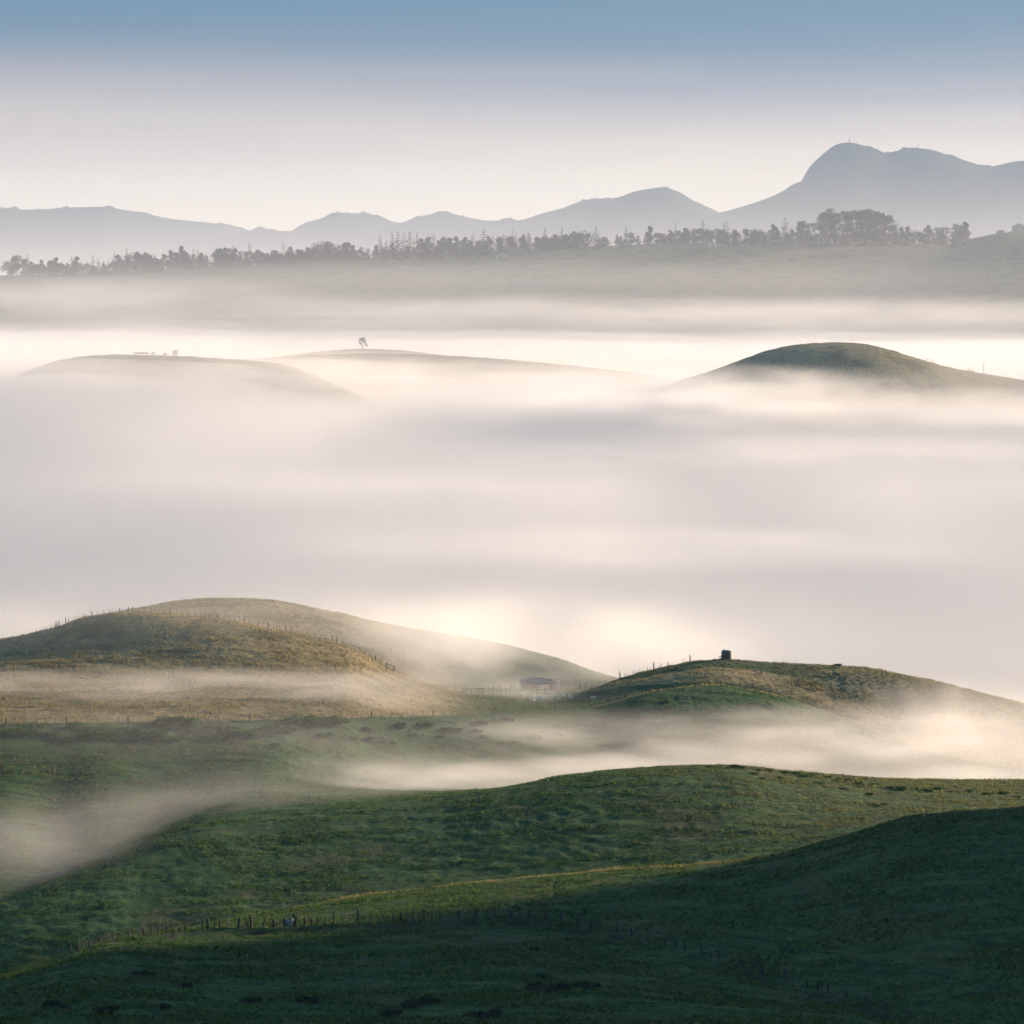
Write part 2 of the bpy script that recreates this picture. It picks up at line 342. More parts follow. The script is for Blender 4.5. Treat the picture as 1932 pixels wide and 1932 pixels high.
hill('mountain', M_RIGHT, 9000, 2500, 1500, 'blue grey mountain with a steep left face and masts on top', MT, 1000, 2600, amp=40, crag=9, nc=1300, base=-170)
hill('mountain', M_MID, 9500, 2000, 1500, 'hazy chain of rounded wooded mountains in the centre', MT, 350, 1500, amp=30, crag=9, nc=1000)
hill('mountain', M_LEFT, 10000, 2000, 1500, 'pale flat topped mountain range at the far left', MT, -600, 700, amp=30, crag=8, nc=1000)
vf = mesh_np('valley_floor', np.array([[-14000, 1300, -172], [14000, 1300, -172], [14000, 15000, -172], [-14000, 15000, -172]]), np.array([[0, 1, 2, 3]]), GRASS)
tag(vf, 'flat valley floor under the fog', kind='structure')


# ------------------------------------------------------------------ placing things on the ground
YIMG = HY - ZG * F / DG
def gz(px, D):
    """ground height of the near terrain"""
    j = np.clip(np.searchsorted(cols, px) - 1, 0, len(cols)-2); i = np.clip(np.searchsorted(rows, D) - 1, 0, len(rows)-2)
    u = (px - cols[j]) / (cols[j+1] - cols[j]); v = (D - rows[i]) / (rows[i+1] - rows[i])
    return (ZG[i, j]*(1-u) + ZG[i, j+1]*u)*(1-v) + (ZG[i+1, j]*(1-u) + ZG[i+1, j+1]*u)*v
def hit(px, py, dmin=255):
    j = int(np.clip(np.searchsorted(cols, px), 0, len(cols)-1)); c = YIMG[:, j]
    for i in range(len(rows)):
        if rows[i] >= dmin and c[i] <= py: return float(rows[i])
    return float(rows[-1])
def at(px, D):
    px = float(px); return Vector((D*(px-CX)/F, D, float(gz(px, D))))

rng = random.Random(7)
nrng = np.random.default_rng(7)

def simple_mat(name, c1, c2, scale=6.0, rough=0.85, metal=0.0, stretch=(1, 1, 1)):
    m, n, l = new_mat(name)
    o = n.new('ShaderNodeOutputMaterial'); b = n.new('ShaderNodeBsdfPrincipled'); t = n.new('ShaderNodeTexNoise'); r = n.new('ShaderNodeValToRGB'); c = n.new('ShaderNodeTexCoord'); mp = n.new('ShaderNodeMapping')
    mp.inputs['Scale'].default_value = stretch
    t.inputs['Scale'].default_value = scale; t.inputs['Detail'].default_value = 4
    r.color_ramp.elements[0].color = (*c1, 1); r.color_ramp.elements[1].color = (*c2, 1); r.color_ramp.elements[0].position = 0.3; r.color_ramp.elements[1].position = 0.7
    b.inputs['Roughness'].default_value = rough; b.inputs['Metallic'].default_value = metal
    l.new(c.outputs['Object'], mp.inputs[0]); l.new(mp.outputs[0], t.inputs['Vector']); l.new(t.outputs['Fac'], r.inputs[0]); l.new(r.outputs[0], b.inputs['Base Color']); l.new(b.outputs[0], o.inputs['Surface'])
    return m

def leaf_mat(name, c1, c2, trans=0.35):
    m, n, l = new_mat(name)
    o = n.new('ShaderNodeOutputMaterial'); d = n.new('ShaderNodeBsdfDiffuse'); t = n.new('ShaderNodeBsdfTranslucent'); x = n.new('ShaderNodeMixShader')
    a = n.new('ShaderNodeAttribute'); a.attribute_name = 'rnd'
    r = n.new('ShaderNodeMix'); r.data_type = 'RGBA'; r.inputs[6].default_value = (*c1, 1); r.inputs[7].default_value = (*c2, 1)
    l.new(a.outputs['Fac'], r.inputs[0]); l.new(r.outputs[2], d.inputs['Color']); l.new(r.outputs[2], t.inputs['Color'])
    x.inputs[0].default_value = trans
    l.new(d.outputs[0], x.inputs[1]); l.new(t.outputs[0], x.inputs[2]); l.new(x.outputs[0], o.inputs['Surface'])
    return m

WOOD = simple_mat('weathered_wood', (0.014, 0.012, 0.011), (0.045, 0.037, 0.032), 5, stretch=(1, 1, 0.15))
STEEL = simple_mat('rusty_steel', (0.016, 0.014, 0.013), (0.035, 0.031, 0.028), 9, rough=0.7)
GALV = simple_mat('galvanised_steel', (0.20, 0.23, 0.26), (0.33, 0.36, 0.40), 4, rough=0.45, metal=0.6)
LEAF = {'bush': leaf_mat('bush_leaf', (0.018, 0.065, 0.012), (0.085, 0.155, 0.032)),
        'dark': leaf_mat('dark_leaf', (0.010, 0.026, 0.014), (0.030, 0.055, 0.026), 0.2),
        'euc': leaf_mat('eucalyptus_leaf', (0.022, 0.038, 0.022), (0.055, 0.075, 0.045), 0.25),
        'rush': leaf_mat('rush_blade', (0.012, 0.026, 0.016), (0.035, 0.050, 0.025), 0.2)}
BARK = simple_mat('bark', (0.05, 0.04, 0.033), (0.11, 0.095, 0.08), 3)

def tubes(segs, n=6):
    """segs: list of polylines [(p, r), ...] -> verts, faces (quads) of capped-less tapered tubes plus end caps as quads"""
    V, Fc = [], []
    off = 0
    for seg in segs:
        P = [Vector(p) for p, _ in seg]; rad = [r for _, r in seg]
        for i, p in enumerate(P):
            d = (P[min(i+1, len(P)-1)] - P[max(i-1, 0)]).normalized()
            u = d.cross(Vector((0.31, 0.95, 0.02))).normalized(); w = d.cross(u)
            for k in range(n):
                a = 2*math.pi*k/n
                V.append(tuple(p + (u*math.cos(a) + w*math.sin(a))*rad[i]))
        for i in range(len(P)-1):
            for k in range(n):
                Fc.append((off+i*n+k, off+i*n+(k+1) % n, off+(i+1)*n+(k+1) % n, off+(i+1)*n+k))
        if n == 4:
            Fc.append((off+3, off+2, off+1, off)); e = off+(len(P)-1)*n; Fc.append((e, e+1, e+2, e+3))
        elif n == 6:
            for e, fl in ((off, 1), (off+(len(P)-1)*n, 0)):
                q = [(e, e+1, e+2, e+3), (e, e+3, e+4, e+5)]
                Fc += [t[::-1] for t in q] if fl else q
        off += len(P)*n
    return np.array(V), np.array(Fc)

def boxes(bl):
    V, Fc = [], []
    for (cx, cy_, cz, sx_, sy, sz) in bl:
        o = len(V)
        for dz in (-1, 1):
            for dx, dy in ((-1, -1), (1, -1), (1, 1), (-1, 1)):
                V.append((cx+dx*sx_/2, cy_+dy*sy/2, cz+dz*sz/2))
        Fc += [(o, o+3, o+2, o+1), (o+4, o+5, o+6, o+7)] + [(o+k, o+(k+1) % 4, o+4+(k+1) % 4, o+4+k) for k in range(4)]
    return np.array(V), np.array(Fc)

def empty(name, loc, rz=0.0):
    e = bpy.data.objects.new(name, None); COL.objects.link(e); e.location = loc; e.rotation_euler = (0, 0, rz); e.empty_display_size = 0.3
    return e
def part(name, vf, mat, parent, smooth=False):
    return mesh_np(name, vf[0], vf[1], mat, smooth, parent)
def link_copy(src, name, parent=None, loc=(0, 0, 0), rot=(0, 0, 0), scale=(1, 1, 1)):
    o = src.copy(); o.name = name; COL.objects.link(o); o.parent = parent
    o.location = loc; o.rotation_euler = rot; o.scale = scale
    return o

# ------------------------------------------------------------------ fences
def post_mesh(r, n=6, seed=0):
    rg = random.Random(seed)
    k = 4
    V, Fc = tubes([[((rg.uniform(-.02, .02)*i, rg.uniform(-.02, .02)*i, -0.25 + 1.25*i/k), r*(1.12 - 0.16*i/k + rg.uniform(-.06, .06))) for i in range(k+1)]], n)
    V[-n:, 2] += (np.arange(n) % 3) * 0.02
    return V, Fc
_hold = []
def proto(name, vf, mat):
    me_o = mesh_np(name, vf[0], vf[1], mat); m = me_o.data; bpy.data.objects.remove(me_o); _hold.append(m)
    return m
POSTS = {'wood': [proto('post', post_mesh(0.105, 6, k), WOOD) for k in range(4)], 'thick': [proto('post', post_mesh(0.15, 6, 10+k), WOOD) for k in range(3)],
         'steel': [proto('post', post_mesh(0.055, 4, 20), STEEL)]}
def inst(name, me, parent, loc, rot=(0, 0, 0), scale=(1, 1, 1)):
    o = bpy.data.objects.new(name, me); COL.objects.link(o); o.parent = parent; o.location = loc; o.rotation_euler = rot; o.scale = scale
    return o

def fence(posts, label, wires=(0.38, 0.62, 0.86), rails=(), braces=(), wr=0.011, group=None):
    """posts: (px, D, height, kind). rails/braces: pairs of ((post index, frac), (post index, frac))"""
    pts = [at(p[0], p[1]) for p in posts]
    base = pts[len(pts)//2]
    root = empty('pasture_fence', base); tag(root, label, 'fence', group)
    top = []
    for p, (px, D, h, kind) in zip(pts, posts):
        tl = (rng.gauss(0, .035), rng.gauss(0, .045), rng.uniform(0, 6.28))
        inst('post', rng.choice(POSTS[kind]), root, p - base, tl, (1, 1, h))
    for fr in wires:
        seg = []
        for p, (px, D, h, kind) in zip(pts, posts):
            if h > 0.75: seg.append((p - base + Vector((0, -0.05, min(h, 1.3)*fr)), wr))
        part('wire', tubes([seg], 3), STEEL, root)
    for (i, fi), (j, fj) in list(rails) + list(braces):
        a = pts[i] - base + Vector((0, 0.02, posts[i][2]*fi)); b = pts[j] - base + Vector((0, 0.02, posts[j][2]*fj))
        part('rail' if abs(fi - fj) < 0.3 else 'brace', tubes([[(a, 0.06), (b, 0.055)]], 6), WOOD, root)
    return root

s1 = lambda z: z/1.38/2.12
FG = []
for z, t, b, k in [(390,515,562,'s'),(430,508,560,'w'),(461,508,548,'s'),(492,500,545,'w'),(555,475,522,'w'),(593,465,510,'s'),(612,460,505,'s'),(625,455,503,'w'),(711,445,487,'w'),(785,425,475,'s'),(795,430,475,'w'),(836,430,468,'w'),(874,420,462,'w'),(917,417,460,'w'),(952,435,458,'s'),(990,430,455,'w'),(1022,400,452,'w'),(1056,425,448,'s'),(1088,395,447,'s'),(1118,387,445,'w'),(1147,390,445,'t'),(1183,400,445,'w'),(1213,395,445,'w'),(1255,397,443,'s'),(1318,395,445,'t'),(1326,393,440,'s'),(1356,395,435,'s'),(1366,398,435,'s'),(1386,378,435,'t'),(1457,375,428,'w'),(1510,372,422,'t'),(1568,365,425,'w'),(1622,352,425,'t'),(1636,355,422,'w'),(1683,368,412,'t'),(1722,363,408,'w'),(1753,365,408,'w'),(1796,358,405,'s'),(1843,335,402,'w'),(1890,342,400,'s')]:
    FG.append((s1(z), (b-t)/2.926, k))
for z, t, b, k in [(3,340,395,'s'),(45,325,395,'t'),(80,343,390,'s'),(118,338,388,'w'),(181,345,388,'w'),(210,348,387,'s'),(240,338,383,'w'),(284,338,383,'t'),(317,335,382,'s'),(349,323,380,'w'),(378,335,380,'s'),(407,327,380,'t'),(453,337,380,'s'),(496,335,380,'w'),(601,328,373,'t'),(654,325,370,'s'),(696,323,370,'t'),(800,325,367,'w'),(884,330,373,'t'),(940,337,377,'w'),(987,327,380,'w'),(1036,330,385,'s'),(1080,345,390,'w'),(1168,345,402,'w'),(1257,355,411,'t'),(1284,337,412,'s'),(1334,378,428,'w'),(1369,387,432,'w'),(1470,408,452,'w'),(1553,420,465,'w'),(1594,445,478,'s'),(1641,452,490,'s'),(1679,460,500,'w'),(1739,468,520,'w'),(1802,480,530,'w'),(1850,500,550,'w')]:
    FG.append((1400/2.12 + s1(z), (b-t)/2.926, k))
for z, t, b, k in [(8,482,540,'w'),(57,500,553,'w'),(143,507,567,'w'),(200,532,585,'s'),(243,548,598,'w'),(305,562,612,'s'),(347,562,627,'s'),(370,585,630,'w'),(390,585,635,'s'),(426,600,648,'s'),(441,595,652,'s'),(482,625,672,'t'),(532,628,683,'s'),(572,635,695,'s'),(607,648,705,'t'),(625,655,710,'s'),(680,680,730,'s'),(729,700,750,'w'),(787,708,765,'w'),(845,715,778,'w'),(945,760,810,'w'),(1055,797,850,'w'),(1172,845,890,'w'),(1294,880,925,'w')]:
    FG.append((2700/2.12 + s1(z), (b-t)/2.934, k))
FG.sort()
KIND = {'s': 'steel', 'w': 'wood', 't': 'thick'}
fgp = []
for px, hd, k in FG:
    D = float(L2_(np.array([px]))[1][0]); fgp.append((px, D, hd*D/F*1.02, KIND[k]))
def near(px): return min(range(len(fgp)), key=lambda i: abs(fgp[i][0]-px))
fence(fgp, 'old wire fence with leaning posts along the dark foreground bank', wires=(0.3, 0.55, 0.8),
      braces=[((near(516), .1), (near(536), .75)), ((near(1254), .85), (near(1275.5), .55))])

# gate in the foreground fence: five bars on a frame
gx0, gx1 = 537.0, 552.5
gp0 = at(gx0, float(L2_(np.array([gx0]))[1][0]) + 0.15); gp1 = at(gx1, float(L2_(np.array([gx1]))[1][0]) - 0.5)
gate = empty('field_gate', gp0); tag(gate, 'blue grey metal bar gate set in the foreground fence', 'gate')
gd = gp1 - gp0; gh = 1.12
up = Vector((0, 0, 1))
for fr in (0.0, 1.0):
    part('stile', tubes([[(gd*fr + up*0.1, 0.035), (gd*fr + up*(0.1+gh), 0.035)]], 6), GALV, gate)
for k in range(6):
    part('bar', tubes([[(up*(0.12 + gh*k/5.2), 0.028), (gd + up*(0.12 + gh*k/5.2), 0.028)]], 6), GALV, gate)
part('brace', tubes([[(up*0.15, 0.025), (gd*0.5 + up*(gh+0.05), 0.025)]], 6), GALV, gate)
part('mesh_panel', boxes([(gd.x/2, gd.y/2, 0.1+gh*0.4, gd.x*0.96, 0.012, gh*0.62)]), GALV, gate)

# fence above the bushes, over the left half of the picture
p9 = []
xs = list(np.arange(10.2, 1100, 19.2))
for i, px in enumerate(xs):
    px += rng.uniform(-1.5, 1.5)
    y, D = [float(v[0]) for v in L9_(np.array([px]))]
    tall = i % 6 == 0
    p9.append((px, D + 1.2, (1.35 if tall else 1.15), 'thick' if tall else 'steel'))
fence(p9, 'straight wire fence on the bank above the green bushes', wr=0.010)
# rail fence climbing the bank left of the tank hill
pr = []
for px, py in [(1112,1338),(1122,1334),(1145,1322),(1162,1316),(1180,1309),(1195,1304)]:
    D = float(L9_(np.array([px]))[1][0]); pr.append((px, D + 1.0, 1.35, 'wood'))
fence(pr, 'wooden rail fence climbing the bank below the tank hill', wires=(), rails=[((i, .85), (i+1, .85)) for i in range(5)] + [((i, .45), (i+1, .45)) for i in range(5)])
# lower fence along the straw edged shoulder of the tank hill
pl = []
for i, px in enumerate([1215,1243,1271,1311,1351,1385,1420,1456,1492,1526,1560,1596,1632,1660,1690]):
    D = float(L9_(np.array([px]))[1][0]); pl.append((px, D + 0.8, 1.5 if i % 2 == 0 else 1.2, 'wood' if i % 2 == 0 else 'steel'))
fence(pl, 'fence along the straw edged lower shoulder of the tank hill')
# upper fence: up the left skyline of the tank hill, then in front of the tank
pu = []
for px, tall in [(1086,0),(1095,1),(1105,1),(1116,0),(1129,0),(1142,0),(1155,0),(1170,1),(1181,0),(1195,0),(1207,0),(1221,0),(1234,1),(1247,0),(1260,0),(1290,0),(1302,1)]:
    D = float(L11_(np.array([px]))[1][0]) - 1.5; pu.append((px, D, 1.75 if tall else 1.25, 'thick' if tall else 'steel'))
for px, py, tall in [(1330,1257,0),(1366,1263,1),(1400,1268,0),(1436,1274,1),(1470,1283,0),(1506,1294,1),(1540,1307,0),(1575,1322,1)]:
    D = hit(px, py, 736); pu.append((px, D, 1.7 if tall else 1.2, 'thick' if tall else 'steel'))
fence(pu, 'fence climbing the left skyline of the tank hill and passing below the tank')
# posts beside the barn
pb = []
for px, py in [(1070,1318),(1083,1315),(1098,1313),(1110,1312),(1122,1313),(1136,1314),(1151,1316)]:
    D = hit(px, py + 4, 715); pb.append((px, D, 1.7 if len(pb) % 3 == 0 else 1.2, 'thick' if len(pb) % 3 == 0 else 'steel'))
fence(pb, 'short fence between the barn and the tank hill')
# left hill skyline fence
pa_ = []
tallz = {307, 326, 364, 507, 660, 708, 733, 942, 1208, 1350, 1423, 1480, 1578, 1607, 1833, 1858}
for z in [200,225,255,283,300,307,326,364,379,409,421,438,468,507,538,570,604,620,640,660,674,708,733,763,800,836,875,910,942,976,1007,1040,1075,1110,1133,1155,1177,1193,1208,1245,1270,1297,1321,1350,1373,1394,1423,1451,1480,1510,1528,1546,1578,1607,1640,1672,1697,1735,1770,1800,1833,1858,1890]:
    px = s1(z) ; D = float(L11_(np.array([px]))[1][0]) + 0.5
    tall = z in tallz or z in (1133, 1155, 1177, 1193)
    pa_.append((px, D, (1.55 if tall else 1.2) * rng.uniform(.85, 1.1), 'wood' if tall else 'steel'))
for z, tall in [(25,0),(53,0),(85,0),(108,0),(139,1),(170,0),(205,0),(237,0)]:
    px = 660.4 + s1(z); D = float(L11_(np.array([px]))[1][0]) + 0.5; pa_.append((px, D, 1.5 if tall else 1.15, 'thick' if tall else 'steel'))
pa_.sort()
def neara(z): return min(range(len(pa_)), key=lambda i: abs(pa_[i][0]-s1(z)))
fence(pa_, 'wire fence along the skyline of the straw coloured left hill',
      braces=[((neara(300), .1), (neara(326), .85)), ((neara(1133), .6), (neara(1140), .05)), ((neara(1155), .8), (neara(1133), .05)), ((neara(1193), .8), (neara(1208), .1))],
      rails=[((neara(1155), .75), (neara(1177), .75)), ((neara(1155), .45), (neara(1177), .45))])
# second fence across the straw field
p2 = []
for z in [20, 75, 150, 225, 296, 350, 407, 480, 560, 645, 731, 765, 850, 940, 1025, 1050, 1098, 1170, 1212, 1290, 1365, 1440, 1530, 1610, 1690, 1770, 1850]:
    px = s1(z); D = float(L10_(np.array([px]))[1][0]); p2.append((px, D, 1.4 if z in (75, 407, 1050, 1098, 1170, 1212, 1850) else 1.05, 'wood' if z in (75, 407, 1050, 1098, 1170, 1212, 1850) else 'steel'))
def near2(z): return min(range(len(p2)), key=lambda i: abs(p2[i][0]-s1(z)))
fence(p2, 'half hidden fence across the middle of the straw coloured field', rails=[((near2(1050), .75), (near2(1098), .8)), ((near2(1170), .75), (near2(1212), .75))], braces=[((near2(1050), .1), (near2(1098), .7))])

# two white tubs by the braced posts of that fence
TUB = simple_mat('white_plastic', (0.62, 0.63, 0.64), (0.75, 0.76, 0.76), 3, rough=0.5)
tubm = None
for k, (px, lab) in enumerate([(s1(1076), 'left of two small white tubs under the braced fence posts'), (s1(1089), 'right of two small white tubs under the braced fence posts')]):
    p = at(px, float(L10_(np.array([px]))[1][0]) - 2.5)
    o = mesh_np('feed_tub', *tubes([[((0, 0, -0.05), 0.24), ((0, 0, 0.2), 0.28), ((0, 0, 0.45), 0.31), ((0, 0, 0.47), 0.33), ((0, 0, 0.5), 0.33), ((0, 0, 0.5), 0.29), ((0, 0, 0.38), 0.28)]], 10), TUB)
    o.location = p; tag(o, lab, 'tub', 'white feed tubs')

# timber gate frames and a corral beside the barn
def timber_frame(px0, px1, py, h, label, dmin=700, extra=()):
    D = hit((px0+px1)/2, py, dmin); a = at(px0, D); b = at(px1, D + 1.0)
    r = empty('corral_gate', a); tag(r, label, 'gate', 'timber gates by the barn')
    d = b - a
    for q in (Vector((0, 0, 0)), d):
        part('post', tubes([[(q - up*0.3, 0.12), (q + up*h, 0.10)]], 6), WOOD, r)
    for fr in (0.84, 0.42):
        part('rail', tubes([[(up*h*fr, 0.07), (d + up*h*fr, 0.07)]], 6), WOOD, r)
    if extra:
        part('brace', tubes([[(d + up*h*0.8, 0.06), (d*1.9 + up*0.1, 0.06)]], 6), WOOD, r)
    return r
timber_frame(728.5, 743, 1275, 2.2, 'timber gate frame with brace at the foot of the straw hill', 740, (1,))
timber_frame(900, 911, 1311, 2.0, 'leftmost timber frame of the corral left of the barn')
timber_frame(931, 944, 1309, 2.1, 'middle timber frame of the corral left of the barn')
timber_frame(962.5, 971, 1308, 2.0, 'timber frame of the corral nearest to the barn')
timber_frame(1013, 1029, 1314, 2.1, 'timber frame standing in front of the barn')
pc = []
for i, px in enumerate(np.linspace(873, 962, 12)):
    D = hit(px, 1309, 700) + 2; pc.append((float(px), D, 1.4, 'wood'))
fence(pc, 'low corral rail fence left of the barn', wires=(), rails=[((i, .85), (i+1, .85)) for i in range(11)] + [((i, .5), (i+1, .5)) for i in range(0, 11, 2)])

# ------------------------------------------------------------------ barn
BW = simple_mat('barn_wall', (0.14, 0.145, 0.16), (0.21, 0.215, 0.235), 1.2, stretch=(3, 3, 0.3)); BR = simple_mat('barn_roof', (0.19, 0.19, 0.22), (0.27, 0.27, 0.30), 0.8, rough=0.7, metal=0.0)
DARK = simple_mat('dark_opening', (0.02, 0.02, 0.02), (0.04, 0.035, 0.03), 2)
bp_ = at(1018, 802.0)
barn = empty('barn', bp_, R(44)); tag(barn, 'low grey barn with a pale shallow roof half sunk in mist', 'barn')
w = 7.4; hh = 2.55
part('wall', boxes([(0, 0, hh/2 - 0.3, w, w, hh + 0.6)]), BW, barn)
rv = np.array([(-w/2-.3, -w/2-.3, hh), (w/2+.3, -w/2-.3, hh), (w/2+.3, w/2+.3, hh), (-w/2-.3, w/2+.3, hh), (-w/2-.3, -w/2-.3, hh+.14), (w/2+.3, -w/2-.3, hh+.14), (w/2+.3, w/2+.3, hh+.14), (-w/2-.3, w/2+.3, hh+.14), (0, -w/2-.3, hh+.5), (0, w/2+.3, hh+.5)])
rf = np.array([(0, 3, 2, 1), (0, 1, 5, 4), (2, 3, 7, 6), (1, 2, 6, 5), (3, 0, 4, 7), (4, 8, 9, 7), (8, 5, 6, 9), (4, 5, 8, 8), (7, 9, 6, 6)])
roof = part('roof', (rv, rf[:7]), BR, barn)
part('gable', (rv, np.array([(4, 5, 8), (7, 9, 6)])), BW, barn)
for k in range(9):
    x = -w/2 + (k+0.5)*w/9
    part('roof_rib', boxes([(x, 0, hh+.17+.36*(1-abs(x)/(w/2+.3)), .07, w+.58, .05)]), BR, roof)
    part('board', boxes([(x, -w/2-.02, hh/2-.1, w/9-.06, .04, hh-.15)]), BW, barn)
    part('board', boxes([(-w/2-.02, x, hh/2-.1, .04, w/9-.06, hh-.15)]), BW, barn)
part('door', boxes([(1.2, -w/2-.05, 0.95, 1.9, .05, 1.95)]), DARK, barn)
part('window', boxes([(-w/2-.05, -1.6, 1.5, .05, 1.1, .7)]), DARK, barn)

# ------------------------------------------------------------------ water tank, railing, trough
TANK = simple_mat('green_black_plastic', (0.035, 0.034, 0.034), (0.055, 0.05, 0.048), 2, rough=0.35)
PIPE = simple_mat('grey_pipe', (0.30, 0.32, 0.36), (0.40, 0.42, 0.45), 2, rough=0.4)
def lathe(prof, n=40):
    V = [(r*math.cos(2*math.pi*k/n), r*math.sin(2*math.pi*k/n), z) for r, z in prof for k in range(n)]
    Fc = [(i*n+k, i*n+(k+1) % n, (i+1)*n+(k+1) % n, (i+1)*n+k) for i in range(len(prof)-1) for k in range(n)]
    return np.array(V), np.array(Fc)
tp = at(1370.5, 764.5); tr = 1.37
tank = empty('water_tank', tp); tag(tank, 'dark cylindrical water tank on top of the hill', 'water tank')
part('shell', lathe([(tr, -0.4), (tr, .25), (tr+.02, .3), (tr+.02, .38), (tr, .43), (tr, .9), (tr+.02, .95), (tr+.02, 1.03), (tr, 1.08), (tr, 1.55), (tr+.02, 1.6), (tr+.02, 1.68), (tr, 1.73), (tr, 2.2)]), TANK, tank, True)
part('dome', lathe([(tr, 2.2), (tr-.06, 2.27), (tr*.82, 2.42), (tr*.6, 2.55), (tr*.36, 2.63), (tr*.12, 2.66), (.01, 2.66)]), TANK, tank, True)
lid = part('manhole_lid', lathe([(.30, 2.3), (.30, 2.66), (.33, 2.68), (.33, 2.76), (.28, 2.80), (.01, 2.81)], 20), TANK, tank, True); lid.location = (-.72, -.5, 0)
part('pipe', tubes([[((-1.0, -1.02, -.2), .05), ((-1.0, -1.02, 2.3), .05), ((-.95, -.85, 2.55), .05), ((-.85, -.7, 2.6), .05)]], 6), PIPE, tank)
part('vent_pipe', tubes([[((-1.2, -.5, 2.1), .045), ((-1.25, -.5, 2.62), .045), ((-1.38, -.5, 2.62), .045), ((-1.4, -.5, 2.4), .045)]], 6), PIPE, tank)
rl = empty('timber_railing', tp + Vector((-1.35, -1.9, 0))); tag(rl, 'low timber railing in front of the dark water tank', 'railing')
for x, y in ((-.55, 0), (-.1, .45), (0.05, -.1), (1.45, -.1)):
    z0 = float(gz(CX + (rl.location.x+x)*F/(rl.location.y+y), rl.location.y+y)) - rl.location.z
    part('post', boxes([(x, y, z0+.5, .14, .14, 1.35)]), WOOD, rl)
zr = z0
for zz in (1.0, .5):
    part('rail', boxes([(.75, -.19, zr+zz, 1.6, .05, .15)]), WOOD, rl)
    part('rail', boxes([(-.3, -.1, zr+zz, .6, .05, .14)]), WOOD, rl)
trp = at(1581, hit(1581, 1258, 740)+.5)
tro = empty('water_trough', trp); tag(tro, 'small water trough on the skyline right of the tank', 'trough')
bx_ = np.array([(-.95,-.35,0),(.75,-.35,0),(.75,.35,0),(-.95,.35,0),(-1.0,-.45,.55),(1.1,-.45,.62),(1.1,.45,.62),(-1.0,.45,.55)])
part('basin', (bx_, np.array([(0,3,2,1),(0,1,5,4),(1,2,6,5),(2,3,7,6),(3,0,4,7)])), GALV, tro)
part('rim', tubes([[((-1.0,-.45,.55),.04),((1.1,-.45,.62),.04),((1.1,.45,.62),.04),((-1.0,.45,.55),.04),((-1.0,-.45,.55),.04)]], 6), GALV, tro)
for x in (-1.35, -1.05):
    part('post', tubes([[((x, 0, -.2), .08), ((x+.03, 0, .72), .07)]], 6), WOOD, tro)

# ------------------------------------------------------------------ plants
def leaf_cloud(centres, sizes, leaf, seed, n_per, flat=0.75):
    """leaf quads spread over lobes: centres (k,3), sizes (k,) -> verts, faces, rnd per vertex"""
    rg = np.random.default_rng(seed)
    V, Rn = [], []
    for c, sz, npr in zip(centres, sizes, n_per):
        d = rg.normal(size=(npr, 3)); d /= np.linalg.norm(d, axis=1)[:, None]
        rad = sz * (0.45 + 0.6 * rg.random(npr)**0.6)
        p = np.asarray(c) + d * rad[:, None] * np.array([1, 1, flat])
        u = rg.normal(size=(npr, 3)); u /= np.linalg.norm(u, axis=1)[:, None]
        w = np.cross(u, rg.normal(size=(npr, 3))); w /= np.linalg.norm(w, axis=1)[:, None]
        ls = leaf * rg.uniform(0.6, 1.4, npr)[:, None]
        q = np.stack([p - u*ls - w*ls*.5, p + u*ls*.2 - w*ls*.7, p + u*ls + w*ls*.4, p - u*ls*.3 + w*ls*.8], 1)
        V.append(q.reshape(-1, 3)); Rn.append(np.repeat(np.clip(rg.random()*.4 + rg.random(npr)*.6, 0, 1), 4))
    V = np.concatenate(V); return V, np.arange(len(V)).reshape(-1, 4), np.concatenate(Rn)
def leaf_mesh(name, data, mat):
    V, Fc, Rn = data
    o = mesh_np(name, V, Fc, mat); a = o.data.attributes.new('rnd', 'FLOAT', 'POINT'); a.data.foreach_set('value', Rn.astype(np.float32))
    m = o.data; bpy.data.objects.remove(o); return m
def mesh_only(name, vf, mat):
    o = mesh_np(name, vf[0], vf[1], mat); m = o.data; bpy.data.objects.remove(o); return m

def make_conifer(seed, dense=1.0):
    rg = random.Random(seed); c, sz, n = [], [], []
    tiers = 13
    for i in range(tiers):
        t = i / (tiers-1); z = 0.08 + 0.9*t; r = 0.29*(1-t)**0.85 + 0.014
        r *= rg.uniform(.75, 1.2)
        m = max(2, int(6*(1-t)) + 1)
        for k in range(m):
            a = 6.283*k/m + rg.random(); q = r*rg.uniform(.35, .75)
            c.append((q*math.cos(a), q*math.sin(a), z - q*.25)); sz.append(r*.5 + .012); n.append(int((16*(1-t)+6)*dense))
    crown = leaf_mesh('crown', leaf_cloud(c, sz, 0.017, seed, n, .45), LEAF['dark'])
    return crown, mesh_only('trunk', tubes([[((0, 0, -.03), .018), ((0, 0, .5), .011), ((0, 0, .96), .003)]], 6), BARK)
def make_cypress(seed):
    rg = random.Random(seed); c, sz, n = [], [], []
    for i in range(26):
        t = rg.random(); a = rg.uniform(0, 6.28); r = 0.30*(1.05-t)**.8*min(1, .5+t*2)*rg.uniform(.3, 1)
        c.append((r*math.cos(a), r*math.sin(a), .10 + .84*t)); sz.append(rg.uniform(.10, .17)*(1.15-.75*t)); n.append(48)
    crown = leaf_mesh('crown', leaf_cloud(c, sz, 0.022, seed, n, .8), LEAF['dark'])
    limbs = [[((0, 0, -.03), .03), ((.01, 0, .3), .022), ((0, .01, .7), .008)]] + [[((0, 0, .2+.1*k), .012), ((.18*math.cos(k*2.3), .18*math.sin(k*2.3), .42+.1*k), .005)] for k in range(4)]
    return crown, mesh_only('trunk', tubes(limbs, 6), BARK)
